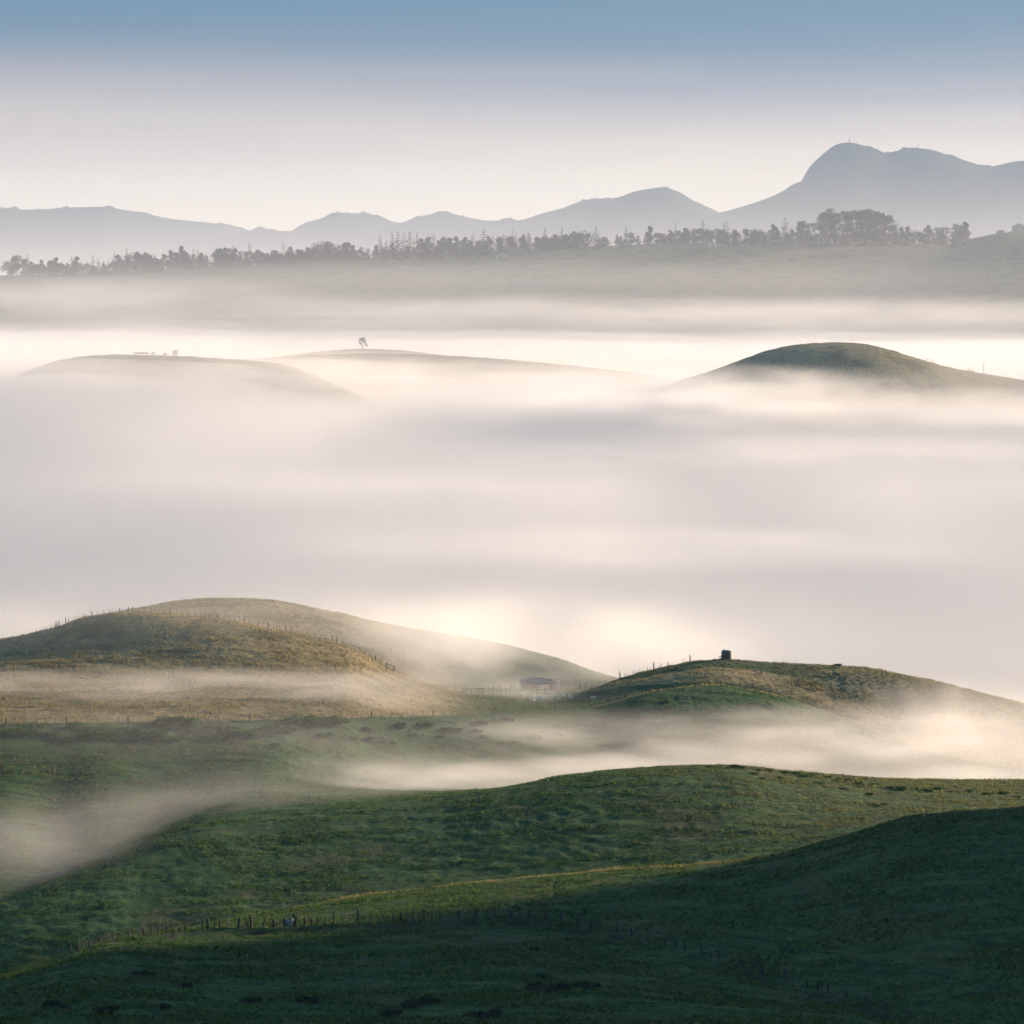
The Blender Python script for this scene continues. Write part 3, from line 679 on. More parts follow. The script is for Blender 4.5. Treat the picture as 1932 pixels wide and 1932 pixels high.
def make_euc(seed, spread=0.2):
    rg = random.Random(seed); c, sz, n = [], [], []; limbs = [[((0, 0, -.03), .018), ((.01, 0, .3), .014), ((0, .01, .6), .009), ((.01, 0, .85), .004)]]
    for i in range(24):
        t = rg.random()**.8; a = rg.uniform(0, 6.28); r = spread*(1-.45*t)*rg.uniform(.15, 1)
        p = (r*math.cos(a), r*math.sin(a), .16 + .78*t); c.append(p); sz.append(rg.uniform(.055, .105)); n.append(50)
        limbs.append([((0, 0, max(.2, p[2]-.22)), .006), (p, .003)])
    crown = leaf_mesh('crown', leaf_cloud(c, sz, 0.015, seed, n, .75), LEAF['euc'])
    return crown, mesh_only('trunk', tubes(limbs, 4), BARK)
def make_round(seed):
    rg = random.Random(seed); c, sz, n = [], [], []
    for i in range(20):
        a = rg.uniform(0, 6.28); t = rg.random(); r = .34*math.sqrt(max(0, 1-(t*1.5-.6)**2))*rg.uniform(.2, 1)
        c.append((r*math.cos(a), r*math.sin(a), .30 + .55*t)); sz.append(rg.uniform(.10, .17)); n.append(60)
    crown = leaf_mesh('crown', leaf_cloud(c, sz, 0.022, seed, n, .8), LEAF['dark'])
    limbs = [[((0, 0, -.03), .03), ((0, 0, .35), .02)]] + [[((0, 0, .3), .014), ((.2*math.cos(k*1.7), .2*math.sin(k*1.7), .6), .006)] for k in range(4)]
    return crown, mesh_only('trunk', tubes(limbs, 6), BARK)
TREES = {'c': [make_conifer(101), make_conifer(102), make_conifer(103, .6)], 'y': [make_cypress(111), make_cypress(112), make_cypress(113)],
         'e': [make_euc(121), make_euc(122, .16), make_euc(123, .24)], 'r': [make_round(131), make_round(132), make_round(133)]}
ORD1 = ['', 'first', 'second', 'third', 'fourth', 'fifth', 'sixth', 'seventh', 'eighth', 'ninth', 'tenth', 'eleventh', 'twelfth', 'thirteenth', 'fourteenth', 'fifteenth', 'sixteenth', 'seventeenth', 'eighteenth', 'nineteenth']
TENS = {2: ('twenty', 'twentieth'), 3: ('thirty', 'thirtieth'), 4: ('forty', 'fortieth'), 5: ('fifty', 'fiftieth'), 6: ('sixty', 'sixtieth'), 7: ('seventy', 'seventieth'), 8: ('eighty', 'eightieth'), 9: ('ninety', 'ninetieth')}
def ordinal(k):
    if k < 20: return ORD1[k]
    return TENS[k//10][1] if k % 10 == 0 else TENS[k//10][0] + '-' + ORD1[k % 10]
def tree(name, kind, loc, h, wf, label, group=None, var=None):
    crown, trunk = TREES[kind][rng.randrange(3) if var is None else var]
    r = empty(name, loc, rng.uniform(0, 6.28)); tag(r, label, 'tree', group)
    s_ = h; sw = h*wf
    inst('crown', crown, r, (0, 0, 0), (0, 0, 0), (sw, sw, s_)); inst('trunk', trunk, r, (0, 0, 0), (0, 0, 0), (sw, sw, s_))
    return r

TL = []
def addz(lst, ox, oy, sc_, default):
    for it in lst:
        x, y = it[0], it[1]; k = it[2] if len(it) > 2 else default
        TL.append((ox + x/sc_, oy + y/sc_, k))
addz([(95,333,'r'),(58,362,'r'),(170,370),(203,385),(235,375,'c'),(275,365),(300,345),(345,375),(372,380),(397,347,'c'),(415,372),(452,375,'c'),(488,392,'c'),(512,392),(520,390),(548,370,'c'),(572,370,'c'),(597,362,'c'),(622,373,'c'),(646,372),(677,362,'c'),(705,352),(738,322,'r'),(768,320,'r'),(815,322,'r'),(842,352),(865,350),(905,330),(940,308),(970,320),(1003,285),(1030,320),(1068,308,'c'),(1092,312,'c'),(1113,325,'c'),(1138,330,'c'),(1165,338,'c'),(1190,345),(1222,315),(1245,293),(1270,297),(1295,297),(1325,335,'e'),(1362,320,'e'),(1405,345),(1424,305,'e'),(1475,320),(1500,325),(1522,308),(1550,325),(1580,322),(1612,310,'e'),(1645,303),(1665,303),(1700,303),(1730,315,'e'),(1760,312,'e'),(1790,310,'e'),(1820,312,'e'),(1855,318,'e'),(1885,317,'e'),(1915,325,'e')], 0, 367.9, 2.926, 'y')
addz([(30,315,'e'),(60,318,'e'),(90,320,'e'),(128,320,'e'),(160,330,'e'),(205,350,'r'),(228,328,'c'),(248,328,'c'),(290,315),(338,330,'e'),(365,348,'r'),(380,345,'r'),(425,290,'r'),(470,260,'r'),(510,258,'r'),(540,285,'r'),(575,283,'e'),(605,270),(650,280),(690,290),(730,300,'e'),(775,280),(798,235,'c'),(833,260,'c'),(865,220,'c'),(898,217,'c'),(930,220,'c'),(963,215,'c'),(1000,223,'c'),(1030,240),(1065,235),(1092,230,'c'),(1125,255),(1150,235),(1185,240),(1220,230),(1260,232),(1290,250),(1312,222,'c'),(1340,255),(1370,203,'c'),(1420,235,'c'),(1455,240,'e'),(1490,225,'r'),(1520,235),(1548,263,'c'),(1590,243),(1622,222,'c'),(1662,235),(1710,230,'r'),(1735,235,'r'),(1762,218),(1800,222,'r'),(1830,225,'r'),(1860,200),(1890,210,'r'),(1925,200,'r')], 444.3, 367.9, 2.926, 'y')
addz([(10,585),(60,582),(100,575),(140,572),(180,575),(230,575),(265,578),(300,600),(335,598,'c'),(362,600,'c'),(400,575),(440,577),(480,582),(520,588,'e'),(560,598,'e'),(610,527,'c'),(640,580,'c'),(690,545,'e'),(710,540,'e'),(740,548,'e'),(770,545,'e'),(810,498,'e'),(835,490,'e'),(860,475,'e'),(885,500,'e'),(910,485,'e'),(950,490,'e'),(975,485,'e'),(1000,480,'e'),(1025,485,'e'),(1050,475,'e'),(1070,480,'e'),(1090,485,'e'),(1115,490,'e'),(1130,488,'e'),(1150,505,'e'),(1165,510,'e'),(1195,510,'e'),(1215,560,'e'),(1240,600,'c'),(1275,610,'c'),(1285,612,'c'),(1315,598,'c'),(1350,592,'r'),(1405,585,'e'),(1450,572,'e'),(1475,575,'e'),(1500,570,'e'),(1550,555,'e'),(1575,560,'e'),(1590,560,'e'),(1615,575,'e')], 1273.6, 235.8, 2.934, 'r')
TL.sort()
rdg = np.array(RIDGE, float)
def rz_at(px, D=3300.0):
    zc = -3300.0 * (float(pchip(rdg[:, 0], rdg[:, 1], np.array([px * 1.0]))[0]) - HY) / F
    t = max(0.0, (3300.0 - D) / 1400.0)
    return -175 + (zc + 175) * (math.cos(t*math.pi)*.5 + .5)
TNAME = {'c': ('conifer_tree', 'spiky conifer'), 'y': ('cypress_tree', 'dense dark cypress'), 'e': ('eucalyptus_tree', 'tall airy eucalyptus'), 'r': ('broad_tree', 'broad rounded tree')}
cnt = {}
for px, ty, k in TL:
    D = 3300 - rng.uniform(20, 150); zb = rz_at(px, D)
    zt = -D * (ty - HY) / F
    h = max(12.0, (zt - zb)*1.06 + 4)
    cnt[k] = cnt.get(k, 0) + 1
    wf = {'c': rng.uniform(1.0, 1.4), 'y': rng.uniform(.95, 1.4), 'e': rng.uniform(.9, 1.25), 'r': rng.uniform(.85, 1.2)}[k]
    if h < 14 and k in 'yr': wf *= 1.3
    tree(TNAME[k][0], k, (D*(px-CX)/F, D, zb - 3), h, wf, '%s on the wooded ridge, %s of its kind from the left' % (TNAME[k][1], ordinal(cnt[k])), 'trees along the wooded ridge')
# lower trees that close the gaps of the tree line
lowk = {}
for px in np.arange(14, 1822, 9.5):
    if rng.random() < 0.10: continue
    px = float(px + rng.uniform(-4, 4)); D = 3300 - rng.uniform(15, 150); zb = rz_at(px, D)
    k = rng.choice('yyyccrr')
    lowk[k] = lowk.get(k, 0) + 1
    h, wf = {'y': (rng.uniform(15, 27), rng.uniform(.9, 1.2)), 'c': (rng.uniform(18, 30), rng.uniform(.9, 1.2)), 'r': (rng.uniform(13, 20), rng.uniform(1.0, 1.4))}[k]
    tree(TNAME[k][0], k, (D*(px-CX)/F, D, zb - 3), h, wf, 'lower %s filling the ridge tree line, %s from the left' % (TNAME[k][1], ordinal(lowk[k])), 'low trees along the ridge')
# lone tree
lt_D = 2130.0; lt = -lt_D*(659 - HY)/F
LTC = [(-.22,0,.78),(-.08,0,.82),(.05,.02,.86),(.17,0,.80),(.02,-.05,.70),(.24,.02,.66),(-.28,0,.66),(-.17,0,.47),(-.08,.03,.44),(-.24,0,.50),(.28,0,.47),(.36,.02,.38),(.42,0,.30),(-.4,0,.52),(.12,0,.6)]
lone_c = leaf_mesh('crown', leaf_cloud(LTC, [.135,.14,.15,.14,.12,.13,.11,.09,.08,.08,.10,.09,.07,.04,.09], .022, 5, [80,90,95,90,70,80,60,50,45,45,60,50,40,15,40], .85), LEAF['euc'])
lone_t = mesh_only('trunk', tubes([[((-.03, 0, -.03), .03), ((-.02, 0, .3), .022), ((.0, 0, .7), .01)], [((0, 0, .15), .02), ((-.12, 0, .4), .012), ((-.22, 0, .75), .006)], [((0, 0, .12), .02), ((.2, 0, .35), .012), ((.3, 0, .5), .006)], [((0, 0, .3), .014), ((.12, 0, .55), .008), ((.18, 0, .78), .005)]], 6), BARK)
lr = empty('eucalyptus_tree', (lt_D*(684-CX)/F, lt_D, lt - .5)); tag(lr, 'lone tree with split crown standing in thick fog on a faint hilltop', 'tree')
lh = 21*lt_D/F*1.18
inst('crown', lone_c, lr, (0, 0, 0), (0, 0, 0), (lh*.82, lh*.82, lh)); inst('trunk', lone_t, lr, (0, 0, 0), (0, 0, 0), (lh*.82, lh*.82, lh))

# bushes
def bush_mesh(seed, mat, leaf=0.10, n=14, npr=36):
    rg = random.Random(seed); c, sz = [], []
    for i in range(n):
        a = rg.uniform(0, 6.28); r = rg.random()**.6*.75
        c.append((r*math.cos(a), r*math.sin(a), .25*(1-r) + .12 + rg.uniform(0, .18))); sz.append(rg.uniform(.22, .38))
    return leaf_mesh('foliage', leaf_cloud(c, sz, leaf, seed, [npr]*n, .75), mat)
BUSH = [bush_mesh(201+k, LEAF['bush']) for k in range(4)]; RUSH = [bush_mesh(221+k, LEAF['rush'], .14, 10, 24) for k in range(3)]
def bush(px, py, w_, h_, label, group, kinds=BUSH, dmin=255, name='bush', dz=0.0, cat='bush'):
    D = hit(px, py, dmin); p = at(px, D)
    o = inst(name, rng.choice(kinds), None, p + Vector((0, 0, dz - .1*h_)), (0, 0, rng.uniform(0, 6.28)), (w_/2, w_/2*rng.uniform(.8, 1.2), h_*1.35))
    return tag(o, label, cat, group)
b_n = 0
BL = [(330,1371,11,2.6),(345,1373,8,2.2),(318,1374,7,2),(30,1383,7,1.3),(50,1388,6,1.2),(8,1386,7,1.5),(60,1376,5,1.2),(95,1389,5,1),(140,1374,5,1.5),(160,1380,5,1.1),(175,1392,8,1.8),(190,1389,7,1.7),(205,1395,6,1.5),(165,1397,6,1.4),(120,1398,5,1),(185,1380,6,1.2),(215,1384,6,1.3),(262,1388,7,1.5),(275,1393,8,1.8),(285,1398,6,1.6),(250,1397,5,1),(300,1388,6,1.2),(310,1400,5,1.1),(335,1398,5,1),(240,1380,5,1),(370,1383,5,1),(355,1377,6,1.2),(400,1376,5,1),(435,1385,7,1.9),(445,1391,8,1.9),(460,1392,6,1.5),(420,1394,6,1.2),(395,1396,5,1.1),(470,1387,6,1.3),(500,1380,5,1.2),(515,1378,6,1.4),(530,1386,5,1.1),(545,1379,6,1.3),(560,1366,8,1.8),(575,1367,9,2.0),(595,1366,8,1.8),(615,1366,8,1.7),(632,1367,7,1.5),(500,1391,4,.8),(605,1392,4,.9),(518,1408,2.6,.8),(622,1390,3,.7)]
for px, py, w_, h_ in sorted(BL):
    b_n += 1; bush(px, py, w_, h_, 'low green bush on the bank under the straight fence, %s from the left' % ordinal(b_n), 'bushes on the bank', dmin=500)
b_n = 0
for px, py, w_, h_ in sorted([(688,1382,4,1.1),(696,1402,4,1.1),(710,1403,3,.8),(740,1405,2.4,.7),(757,1375,5,1.2),(800,1373,5,1.3),(842,1381,4,1.1),(862,1382,4,1.2),(905,1372,5,1.3),(898,1385,3,.9),(913,1394,3,.9),(935,1366,4,1.2),(955,1365,4,1.2),(945,1408,3,.8),(970,1406,3.5,.9),(1000,1391,4,1.1),(1008,1397,5,1.2),(1030,1386,4,1.1),(1050,1392,4,1),(1060,1376,5,1.4),(1095,1370,5,1.3),(1120,1377,6,1.5),(1135,1368,5,1.2),(1103,1362,4,1),(1255,1330,3,1),(1265,1336,2.6,.8),(1450,1336,3.4,1),(1462,1340,3,.8),(780,1390,3,.8),(830,1396,3,.8),(668,1396,3,.8)]):
    b_n += 1; bush(px, py, w_, h_, 'dark shrub scattered on the misty slope, %s from the left' % ordinal(b_n), 'shrubs on the misty slope', kinds=BUSH[:2] + RUSH[:1], dmin=560)
b_n = 0
for px, py, w_, h_ in sorted([(1388,1449,2.4,.7),(1400,1450,1.8,.5),(1430,1455,1.6,.4),(1340,1449,1.5,.35),(1452,1456,2,.5),(1480,1460,2.2,.55),(1500,1462,2.6,.6),(1515,1467,2.4,.6),(1470,1470,2,.45),(1530,1464,2.2,.5),(1560,1468,2,.5),(1582,1472,2.2,.55),(1600,1474,2,.5),(1620,1480,2,.5),(1650,1482,2.2,.55),(1680,1488,2,.5),(1702,1491,2.6,.9),(1725,1490,2,.5),(1748,1494,2.6,.8),(1770,1490,2.2,.5),(1800,1496,2,.5),(1830,1494,2.4,.6),(1860,1500,2,.5),(1890,1499,2.4,.6),(1915,1505,2,.5),(1438,1470,1.8,.4),(1420,1462,2,.4),(1545,1480,2,.5),(1590,1490,1.8,.4),(1640,1500,2,.5)]):
    b_n += 1; bush(px, py, w_, h_, 'small grassy hummock on the sunlit green crest, %s from the left' % ordinal(b_n), 'hummocks on the sunlit crest', kinds=BUSH[:3], dmin=480, name='grass_hummock', cat='hummock')
b_n = 0
for px, py, w_, h_ in sorted([(270,1840,2.6,.5),(95,1897,2.4,.5),(122,1905,1.9,.45),(190,1912,2.8,.5),(206,1908,2.4,.5),(348,1862,2.2,.4),(467,1893,2.2,.45),(475,1890,2.6,.45),(578,1892,2.6,.5),(592,1890,2.4,.5),(582,1834,2.2,.4),(1007,1794,1.6,.5),(1015,1866,3,.5),(1040,1869,3.8,.6),(1065,1868,3.2,.55),(1095,1863,3,.5),(1115,1862,2.4,.5),(795,1897,3.6,.6),(770,1902,3,.5),(810,1893,2.6,.5),(740,1918,2.6,.5),(905,1920,3.6,.6),(935,1917,2.8,.5),(310,1903,2.2,.4),(1020,1845,2.6,.4)]):
    b_n += 1; bush(px, py, w_, h_, 'dark rush clump in the shaded foreground pasture, %s from the left' % ordinal(b_n), 'rush clumps in the foreground', kinds=RUSH, dmin=255, name='rush_clump', cat='rush clump')

# grass tufts all over the visible slopes
def tufts(n, dlo, dhi, hlo, hhi, seed, blades=3):
    rg = np.random.default_rng(seed)
    px = rg.uniform(-40, 1972, n); D = rg.uniform(dlo, dhi, n)
    z = gz(px, D); X = D*(px-CX)/F
    j = np.clip(np.searchsorted(cols, px), 0, len(cols)-1); i = np.clip(np.searchsorted(rows, D), 0, len(rows)-1)
    dv = dry_lit[i, j]; keep = bare[i, j] < .3
    px, D, z, X, dv = px[keep], D[keep], z[keep], X[keep], dv[keep]; n = len(px)
    clump = np.clip(0.5 + 1.3*fbm(X/7, D/3, 71, 4), .12, 1.7)
    V = np.empty((n, blades, 3, 3))
    for b in range(blades):
        a = rg.uniform(0, 6.283, n); h = rg.uniform(hlo, hhi, n)*clump*(1 + .7*dv); wd = rg.uniform(.05, .13, n)*(1 + D/900)
        ox, oy = rg.normal(0, .12, n), rg.normal(0, .12, n)
        ux, uy = np.cos(a)*wd, np.sin(a)*wd
        lean = rg.normal(0, .28, (2, n))*h
        V[:, b, 0] = np.stack([X+ox-ux, D+oy-uy, z-.05], 1); V[:, b, 1] = np.stack([X+ox+ux, D+oy+uy, z-.05], 1)
        V[:, b, 2] = np.stack([X+ox+lean[0]-.12*h, D+oy+lean[1], z+h], 1)
    V = V.reshape(-1, 3)
    return V, np.arange(len(V)).reshape(-1, 3), np.repeat(dv, blades*3), np.repeat(rg.random(n), blades*3)
TM, tn, tl = new_mat('grass_blade')
to = tn.new('ShaderNodeOutputMaterial'); td = tn.new('ShaderNodeBsdfDiffuse'); tt = tn.new('ShaderNodeBsdfTranslucent'); tx = tn.new('ShaderNodeMixShader'); tx.inputs[0].default_value = 0.45
ta = tn.new('ShaderNodeAttribute'); ta.attribute_name = 'dry_lit'; tr_ = tn.new('ShaderNodeAttribute'); tr_.attribute_name = 'rnd'
def tmix(f, a, b):
    x = tn.new('ShaderNodeMix'); x.data_type = 'RGBA'; tl.new(f, x.inputs[0])
    for i, v in ((6, a), (7, b)):
        if isinstance(v, tuple): x.inputs[i].default_value = (*v, 1)
        else: tl.new(v, x.inputs[i])
    return x.outputs[2]
tc1 = tmix(tr_.outputs['Fac'], (0.014, 0.054, 0.018), (0.110, 0.155, 0.038)); tc2 = tmix(tr_.outputs['Fac'], (0.20, 0.16, 0.075), (0.40, 0.32, 0.15))
tcol = tmix(ta.outputs['Fac'], tc1, tc2)
tl.new(tcol, td.inputs['Color']); tl.new(tcol, tt.inputs['Color']); tl.new(td.outputs[0], tx.inputs[1]); tl.new(tt.outputs[0], tx.inputs[2]); tl.new(tx.outputs[0], to.inputs['Surface'])
for (n_, dlo, dhi, hlo, hhi, lab) in [(130000, 258, 425, .10, .34, 'short green grass tufts on the dark foreground pasture'), (90000, 425, 600, .14, .42, 'grass tufts on the middle green hill and the misty slope'), (110000, 600, 870, .15, .42, 'tall grass on the straw coloured hill and the tank hill')]:
    V, Fc, dv, rv_ = tufts(n_, dlo, dhi, hlo, hhi, int(dlo))
    o = mesh_np('grass', V, Fc, TM)
    for nm, arr in (('dry_lit', dv), ('rnd', rv_)):
        a_ = o.data.attributes.new(nm, 'FLOAT', 'POINT'); a_.data.foreach_set('value', arr.astype(np.float32))
    tag(o, lab, kind='stuff')

# ------------------------------------------------------------------ animals
def skin_mesh(name, verts, edges, radii, mat, sub=1):
    me = bpy.data.meshes.new(name); me.from_pydata(verts, edges, []); o = bpy.data.objects.new(name, me); COL.objects.link(o)
    o.modifiers.new('skin', 'SKIN'); sv = me.skin_vertices[0].data
    for i, r in enumerate(radii):
        sv[i].radius = r if isinstance(r, tuple) else (r, r)
    sv[0].use_root = True
    sb = o.modifiers.new('sub', 'SUBSURF'); sb.levels = sub; sb.render_levels = sub
    dg = bpy.context.evaluated_depsgraph_get(); m2 = bpy.data.meshes.new_from_object(o.evaluated_get(dg)); m2.name = name
    bpy.data.objects.remove(o); m2.materials.clear(); m2.materials.append(mat)
    for p in m2.polygons: p.use_smooth = True
    return m2
WOOL = simple_mat('wool', (0.60, 0.58, 0.54), (0.74, 0.72, 0.68), 8); HIDE = simple_mat('cow_hide', (0.02, 0.018, 0.016), (0.05, 0.04, 0.032), 2)
def quadruped(name, mat, L, H, body, head_low):
    """L body length, H shoulder height; spine along x, head at +x"""
    zc = H*.70
    v = [(0, 0, zc), (-L*.42, 0, zc+.02*H), (-L*.5, 0, zc-.02*H), (L*.34, 0, zc+.03*H), (L*.48, 0, zc + (.02 if head_low else .2)*H), (L*.62, 0, zc + (-.28 if head_low else .34)*H), (L*.78, 0, zc + (-.48 if head_low else .24)*H)]
    r = [(body, body*1.05), (body*.92, body*.95), (body*.5, body*.5), (body*.9, body*1.0), (body*.5, body*.55), (body*.36, body*.40), (body*.24, body*.24)]
    e = [(0, 1), (1, 2), (0, 3), (3, 4), (4, 5), (5, 6)]
    for sx_, i0 in ((-1, 1), (1, 3)):
        for sy in (-1, 1):
            x = v[i0][0]; k = len(v)
            v += [(x - .02*L*sx_, sy*body*.62, zc - body*.75), (x + (.05 if sx_ < 0 else -.01)*-L, sy*body*.6, H*.27), (x - (.01 if sx_ > 0 else -.01)*L, sy*body*.6, H*.02)]
            r += [body*.36, body*.17, body*.15]; e += [(i0, k), (k, k+1), (k+1, k+2)]
    k = len(v); v += [(-L*.56, 0, zc - .25*H)]; r += [body*.12]; e += [(2, k)]
    return skin_mesh(name, v, e, r, mat)
SHEEP = [quadruped('sheep', WOOL, .95, .72, .25, True), quadruped('sheep', WOOL, .95, .72, .25, False)]
COW = [quadruped('cow', HIDE, 1.9, 1.4, .38, True), quadruped('cow', HIDE, 1.9, 1.4, .38, False)]
sp_ = [(986.5,1316,0),(1004.5,1317,1),(1010,1320,0),(1014.5,1320.5,1),(1017.5,1319.5,0),(1022,1320.5,0),(1005.5,1325,0),(1035,1319,0),(1049.5,1318.5,1),(1062.5,1316.5,0),(1076,1319.5,0),(1119,1320,0)]
for i, (px, py, k) in enumerate(sp_):
    D = hit(px, py, 700)
    tag(inst('sheep', SHEEP[k], None, at(px, D), (0, 0, rng.choice([0, math.pi]) + rng.uniform(-.7, .7)), (1.25, 1.25, 1.25)), 'white sheep grazing on the blue misty ground by the barn, %s from the left' % ordinal(i+1), 'sheep', 'sheep by the barn')
def hz_at(crest, D, px):
    a = np.array(crest, float); return -D*(float(pchip(a[:, 0], a[:, 1], np.array([px]))[0]) - HY)/F
LH = [(-300,900),(-100,770),(60,697),(110,680),(170,671),(250,669),(330,671),(430,676)]
for i, (px, k, dz_) in enumerate([(257,0,1.0),(264,1,0),(272,0,0),(277,0,.1),(289,1,0),(311,0,.3)]):
    z = hz_at(LH, 1700.0, px)
    tag(inst('cow', COW[k], None, (1700.0*(px-CX)/F, 1700.0, z - .15 + dz_*0), (0, 0, rng.choice([0, math.pi]) + rng.uniform(-.5, .5)), (1.1, 1.1, 1.1)), 'dark cow grazing on the foggy crest at far left, %s from the left' % ordinal(i+1), 'cow', 'cows on the foggy crest')

# ------------------------------------------------------------------ far buildings and masts
HW = simple_mat('house_wall', (0.45, 0.44, 0.42), (0.58, 0.56, 0.53), .5); HR = simple_mat('house_roof', (0.16, 0.14, 0.13), (0.24, 0.21, 0.2), .8)
def house(px, D, zb, w_, d_, h_, label, rot=0.3, name='farm_house', cat='house'):
    r = empty(name, (D*(px-CX)/F, D, zb), rot); tag(r, label, cat)
    part('wall', boxes([(0, 0, h_/2 - .5, w_, d_, h_ + 1)]), HW, r)
    o = w_/2 + .4; q = d_/2 + .4; rh = h_ + w_*.28
    V = np.array([(-o, -q, h_), (o, -q, h_), (o, q, h_), (-o, q, h_), (0, -q, rh), (0, q, rh)])
    part('roof', (V, np.array([(0, 4, 5, 3), (4, 1, 2, 5), (0, 3, 2, 1)])), HR, r)
    part('gable', (np.array([(-w_/2, -d_/2-.01, h_), (w_/2, -d_/2-.01, h_), (0, -d_/2-.01, rh-.3)]), np.array([(0, 1, 2)])), HW, r)
    for k in (-1, 1):
        part('window', boxes([(k*w_*.25, -d_/2-.03, h_*.55, w_*.16, .08, h_*.3)]), DARK, r)
    part('door', boxes([(0, -d_/2-.04, 1.0, w_*.12, .08, 2.0)]), DARK, r)
    return r
house(946, 3100, rz_at(946, 3100) + .3, 11, 8, 5, 'pale gabled house tucked among the ridge trees')
house(1338, 3120, rz_at(1338, 3120), 14, 8, 5, 'pale house below the dark trees right of centre on the ridge', .1)
house(1405, 3120, rz_at(1405, 3120), 9, 7, 4, 'small pale house among the trees on the right part of the ridge', .4)
house(480, 3120, rz_at(480, 3120), 12, 8, 5, 'low pale house in a gap of the left tree line', .2)
house(1888, 3300, rz_at(1888) - .5, 8, 6, 3, 'small shed on the bare right end of the ridge', .2, 'shed', 'shed')
house(1922, 3300, rz_at(1922) - .5, 14, 9, 6, 'larger barn at the right edge on the bare ridge end', 0.0, 'ridge_barn', 'barn')
house(331, 1880, hz_at(LH, 1700.0, 331) - 3.2, 4, 3.4, 2.6, 'faint hut in fog behind the cows', .1, 'hut', 'hut')
MTL = simple_mat('mast_steel', (0.16, 0.17, 0.19), (0.24, 0.25, 0.27), 1, rough=.6)
mr_ = np.array(M_RIGHT, float)
def mast(px, h, w_, label, drum=False):
    D = 9000.0; zb = -D*(float(pchip(mr_[:, 0], mr_[:, 1], np.array([px]))[0]) - HY)/F
    r = empty('radio_mast', (D*(px-CX)/F, D, zb - 4)); tag(r, label, 'mast', 'masts on the mountain')
    hh_ = h + 4
    if w_ > 1:
        for sx_, sy in ((-1, -1), (1, -1), (1, 1), (-1, 1)):
            part('leg', tubes([[((sx_*w_, sy*w_, 0), .7), ((sx_*w_*.45, sy*w_*.45, hh_*.8), .6)]], 4), MTL, r)
        for k in range(1, 6):
            f = 1 - .55*k/6*1.0; z = hh_*.8*k/6
            part('crossbar', tubes([[((-w_*f, -w_*f, z), .3), ((w_*f, -w_*f, z), .3), ((w_*f, w_*f, z), .3), ((-w_*f, w_*f, z), .3), ((-w_*f, -w_*f, z), .3)]], 4), MTL, r)
        part('core', tubes([[((0, 0, 0), 1.1), ((0, 0, hh_*.8), .9)]], 6), MTL, r)
        part('antenna', tubes([[((0, 0, hh_*.78), 1.2), ((0, 0, hh_), .5)]], 6), MTL, r)
        for k in (0.45, .62): 
            part('dish', lathe([(.2, 0), (1.6, .5), (1.8, 1.0), (1.6, 1.2)], 12), MTL, r).location = (w_*.5, -w_*.6, hh_*k)
    else:
        part('pole', tubes([[((0, 0, 0), max(.3, w_)), ((0, 0, hh_), max(.25, w_*.8))]], 6), MTL, r)
    if drum: part('drum', lathe([(.1, hh_-4), (2.4, hh_-4), (2.4, hh_), (.1, hh_)], 12), MTL, r)
    return r
mast(1603, 19, 2.2, 'lattice radio mast with dishes on the mountain summit')
mast(1616, 10, .6, 'short thin pole just right of the summit mast')
mast(1638, 19, .6, 'taller thin pole right of the summit on the mountain')
mast(1732.5, 19, 1.0, 'single pole mast with a drum top on the right shoulder', True)
p_ = -3300.0*(439 - HY)/F
pm = mesh_np('flag_pole', *tubes([[((0, 0, -1), .25), ((0, 0, 7.5), .2), ((0, 0, 10), .12)]], 6), MTL); pm.location = (3300.0*(1917-CX)/F, 3300.0, rz_at(1917)); tag(pm, 'pole beside the barn at the right end of the ridge', 'pole')
MRH = [(800,1000),(1000,850),(1190,757),(1285,717),(1330,704),(1380,686),(1440,664),(1490,652),(1540,647),(1580,646),(1630,649),(1680,660),(1730,676),(1800,695),(1860,706),(1931,717),(2100,745)]
def far_gate(px, label, span=3.0):
    z = hz_at(MRH, 1750.0, px); r = empty('far_gate', (1750.0*(px-CX)/F, 1748.0, z - .4)); tag(r, label, 'gate', 'gates on the foggy hill')
    for x in (0, span): part('post', tubes([[((x, 0, -.3 - x*.15), .16), ((x, 0, 2.3 - x*.15), .13)]], 6), WOOD, r)
    part('rail', tubes([[((0, 0, 1.3), .1), ((span, 0, 1.3 - span*.15), .1)]], 6), WOOD, r)
far_gate(1826, 'timber gate on the right skyline of the foggy rounded hill'); far_gate(1746, 'timber gate higher up the right slope of the foggy hill', 4.0)
z = hz_at(MRH, 1750.0, 1856)
pm = mesh_np('utility_pole', *tubes([[((0, 0, -1), .16), ((0, 0, 4.5), .13), ((0, 0, 8.5), .09)]], 6), WOOD); pm.location = (1750.0*(1856-CX)/F, 1750.0, z); tag(pm, 'thin pole on the right slope of the foggy rounded hill', 'pole')

# ------------------------------------------------------------------ haze and fog
def box(name, lo, hi, mat):
    x0, y0, z0 = lo; x1, y1, z1 = hi
    v = np.array([(x0,y0,z0),(x1,y0,z0),(x1,y1,z0),(x0,y1,z0),(x0,y0,z1),(x1,y0,z1),(x1,y1,z1),(x0,y1,z1)])
    f = np.array([(0,3,2,1),(4,5,6,7),(0,1,5,4),(1,2,6,5),(2,3,7,6),(3,0,4,7)])
    return mesh_np(name, v, f, mat)
hz = box('haze', (-15500, -1500, -180), (15500, 16500, 620), volume_mat('haze_air', 4.2e-5, (0.40, 0.64, 1.0), 0.15))
tag(hz, 'thin pale morning haze filling the whole view', kind='stuff')

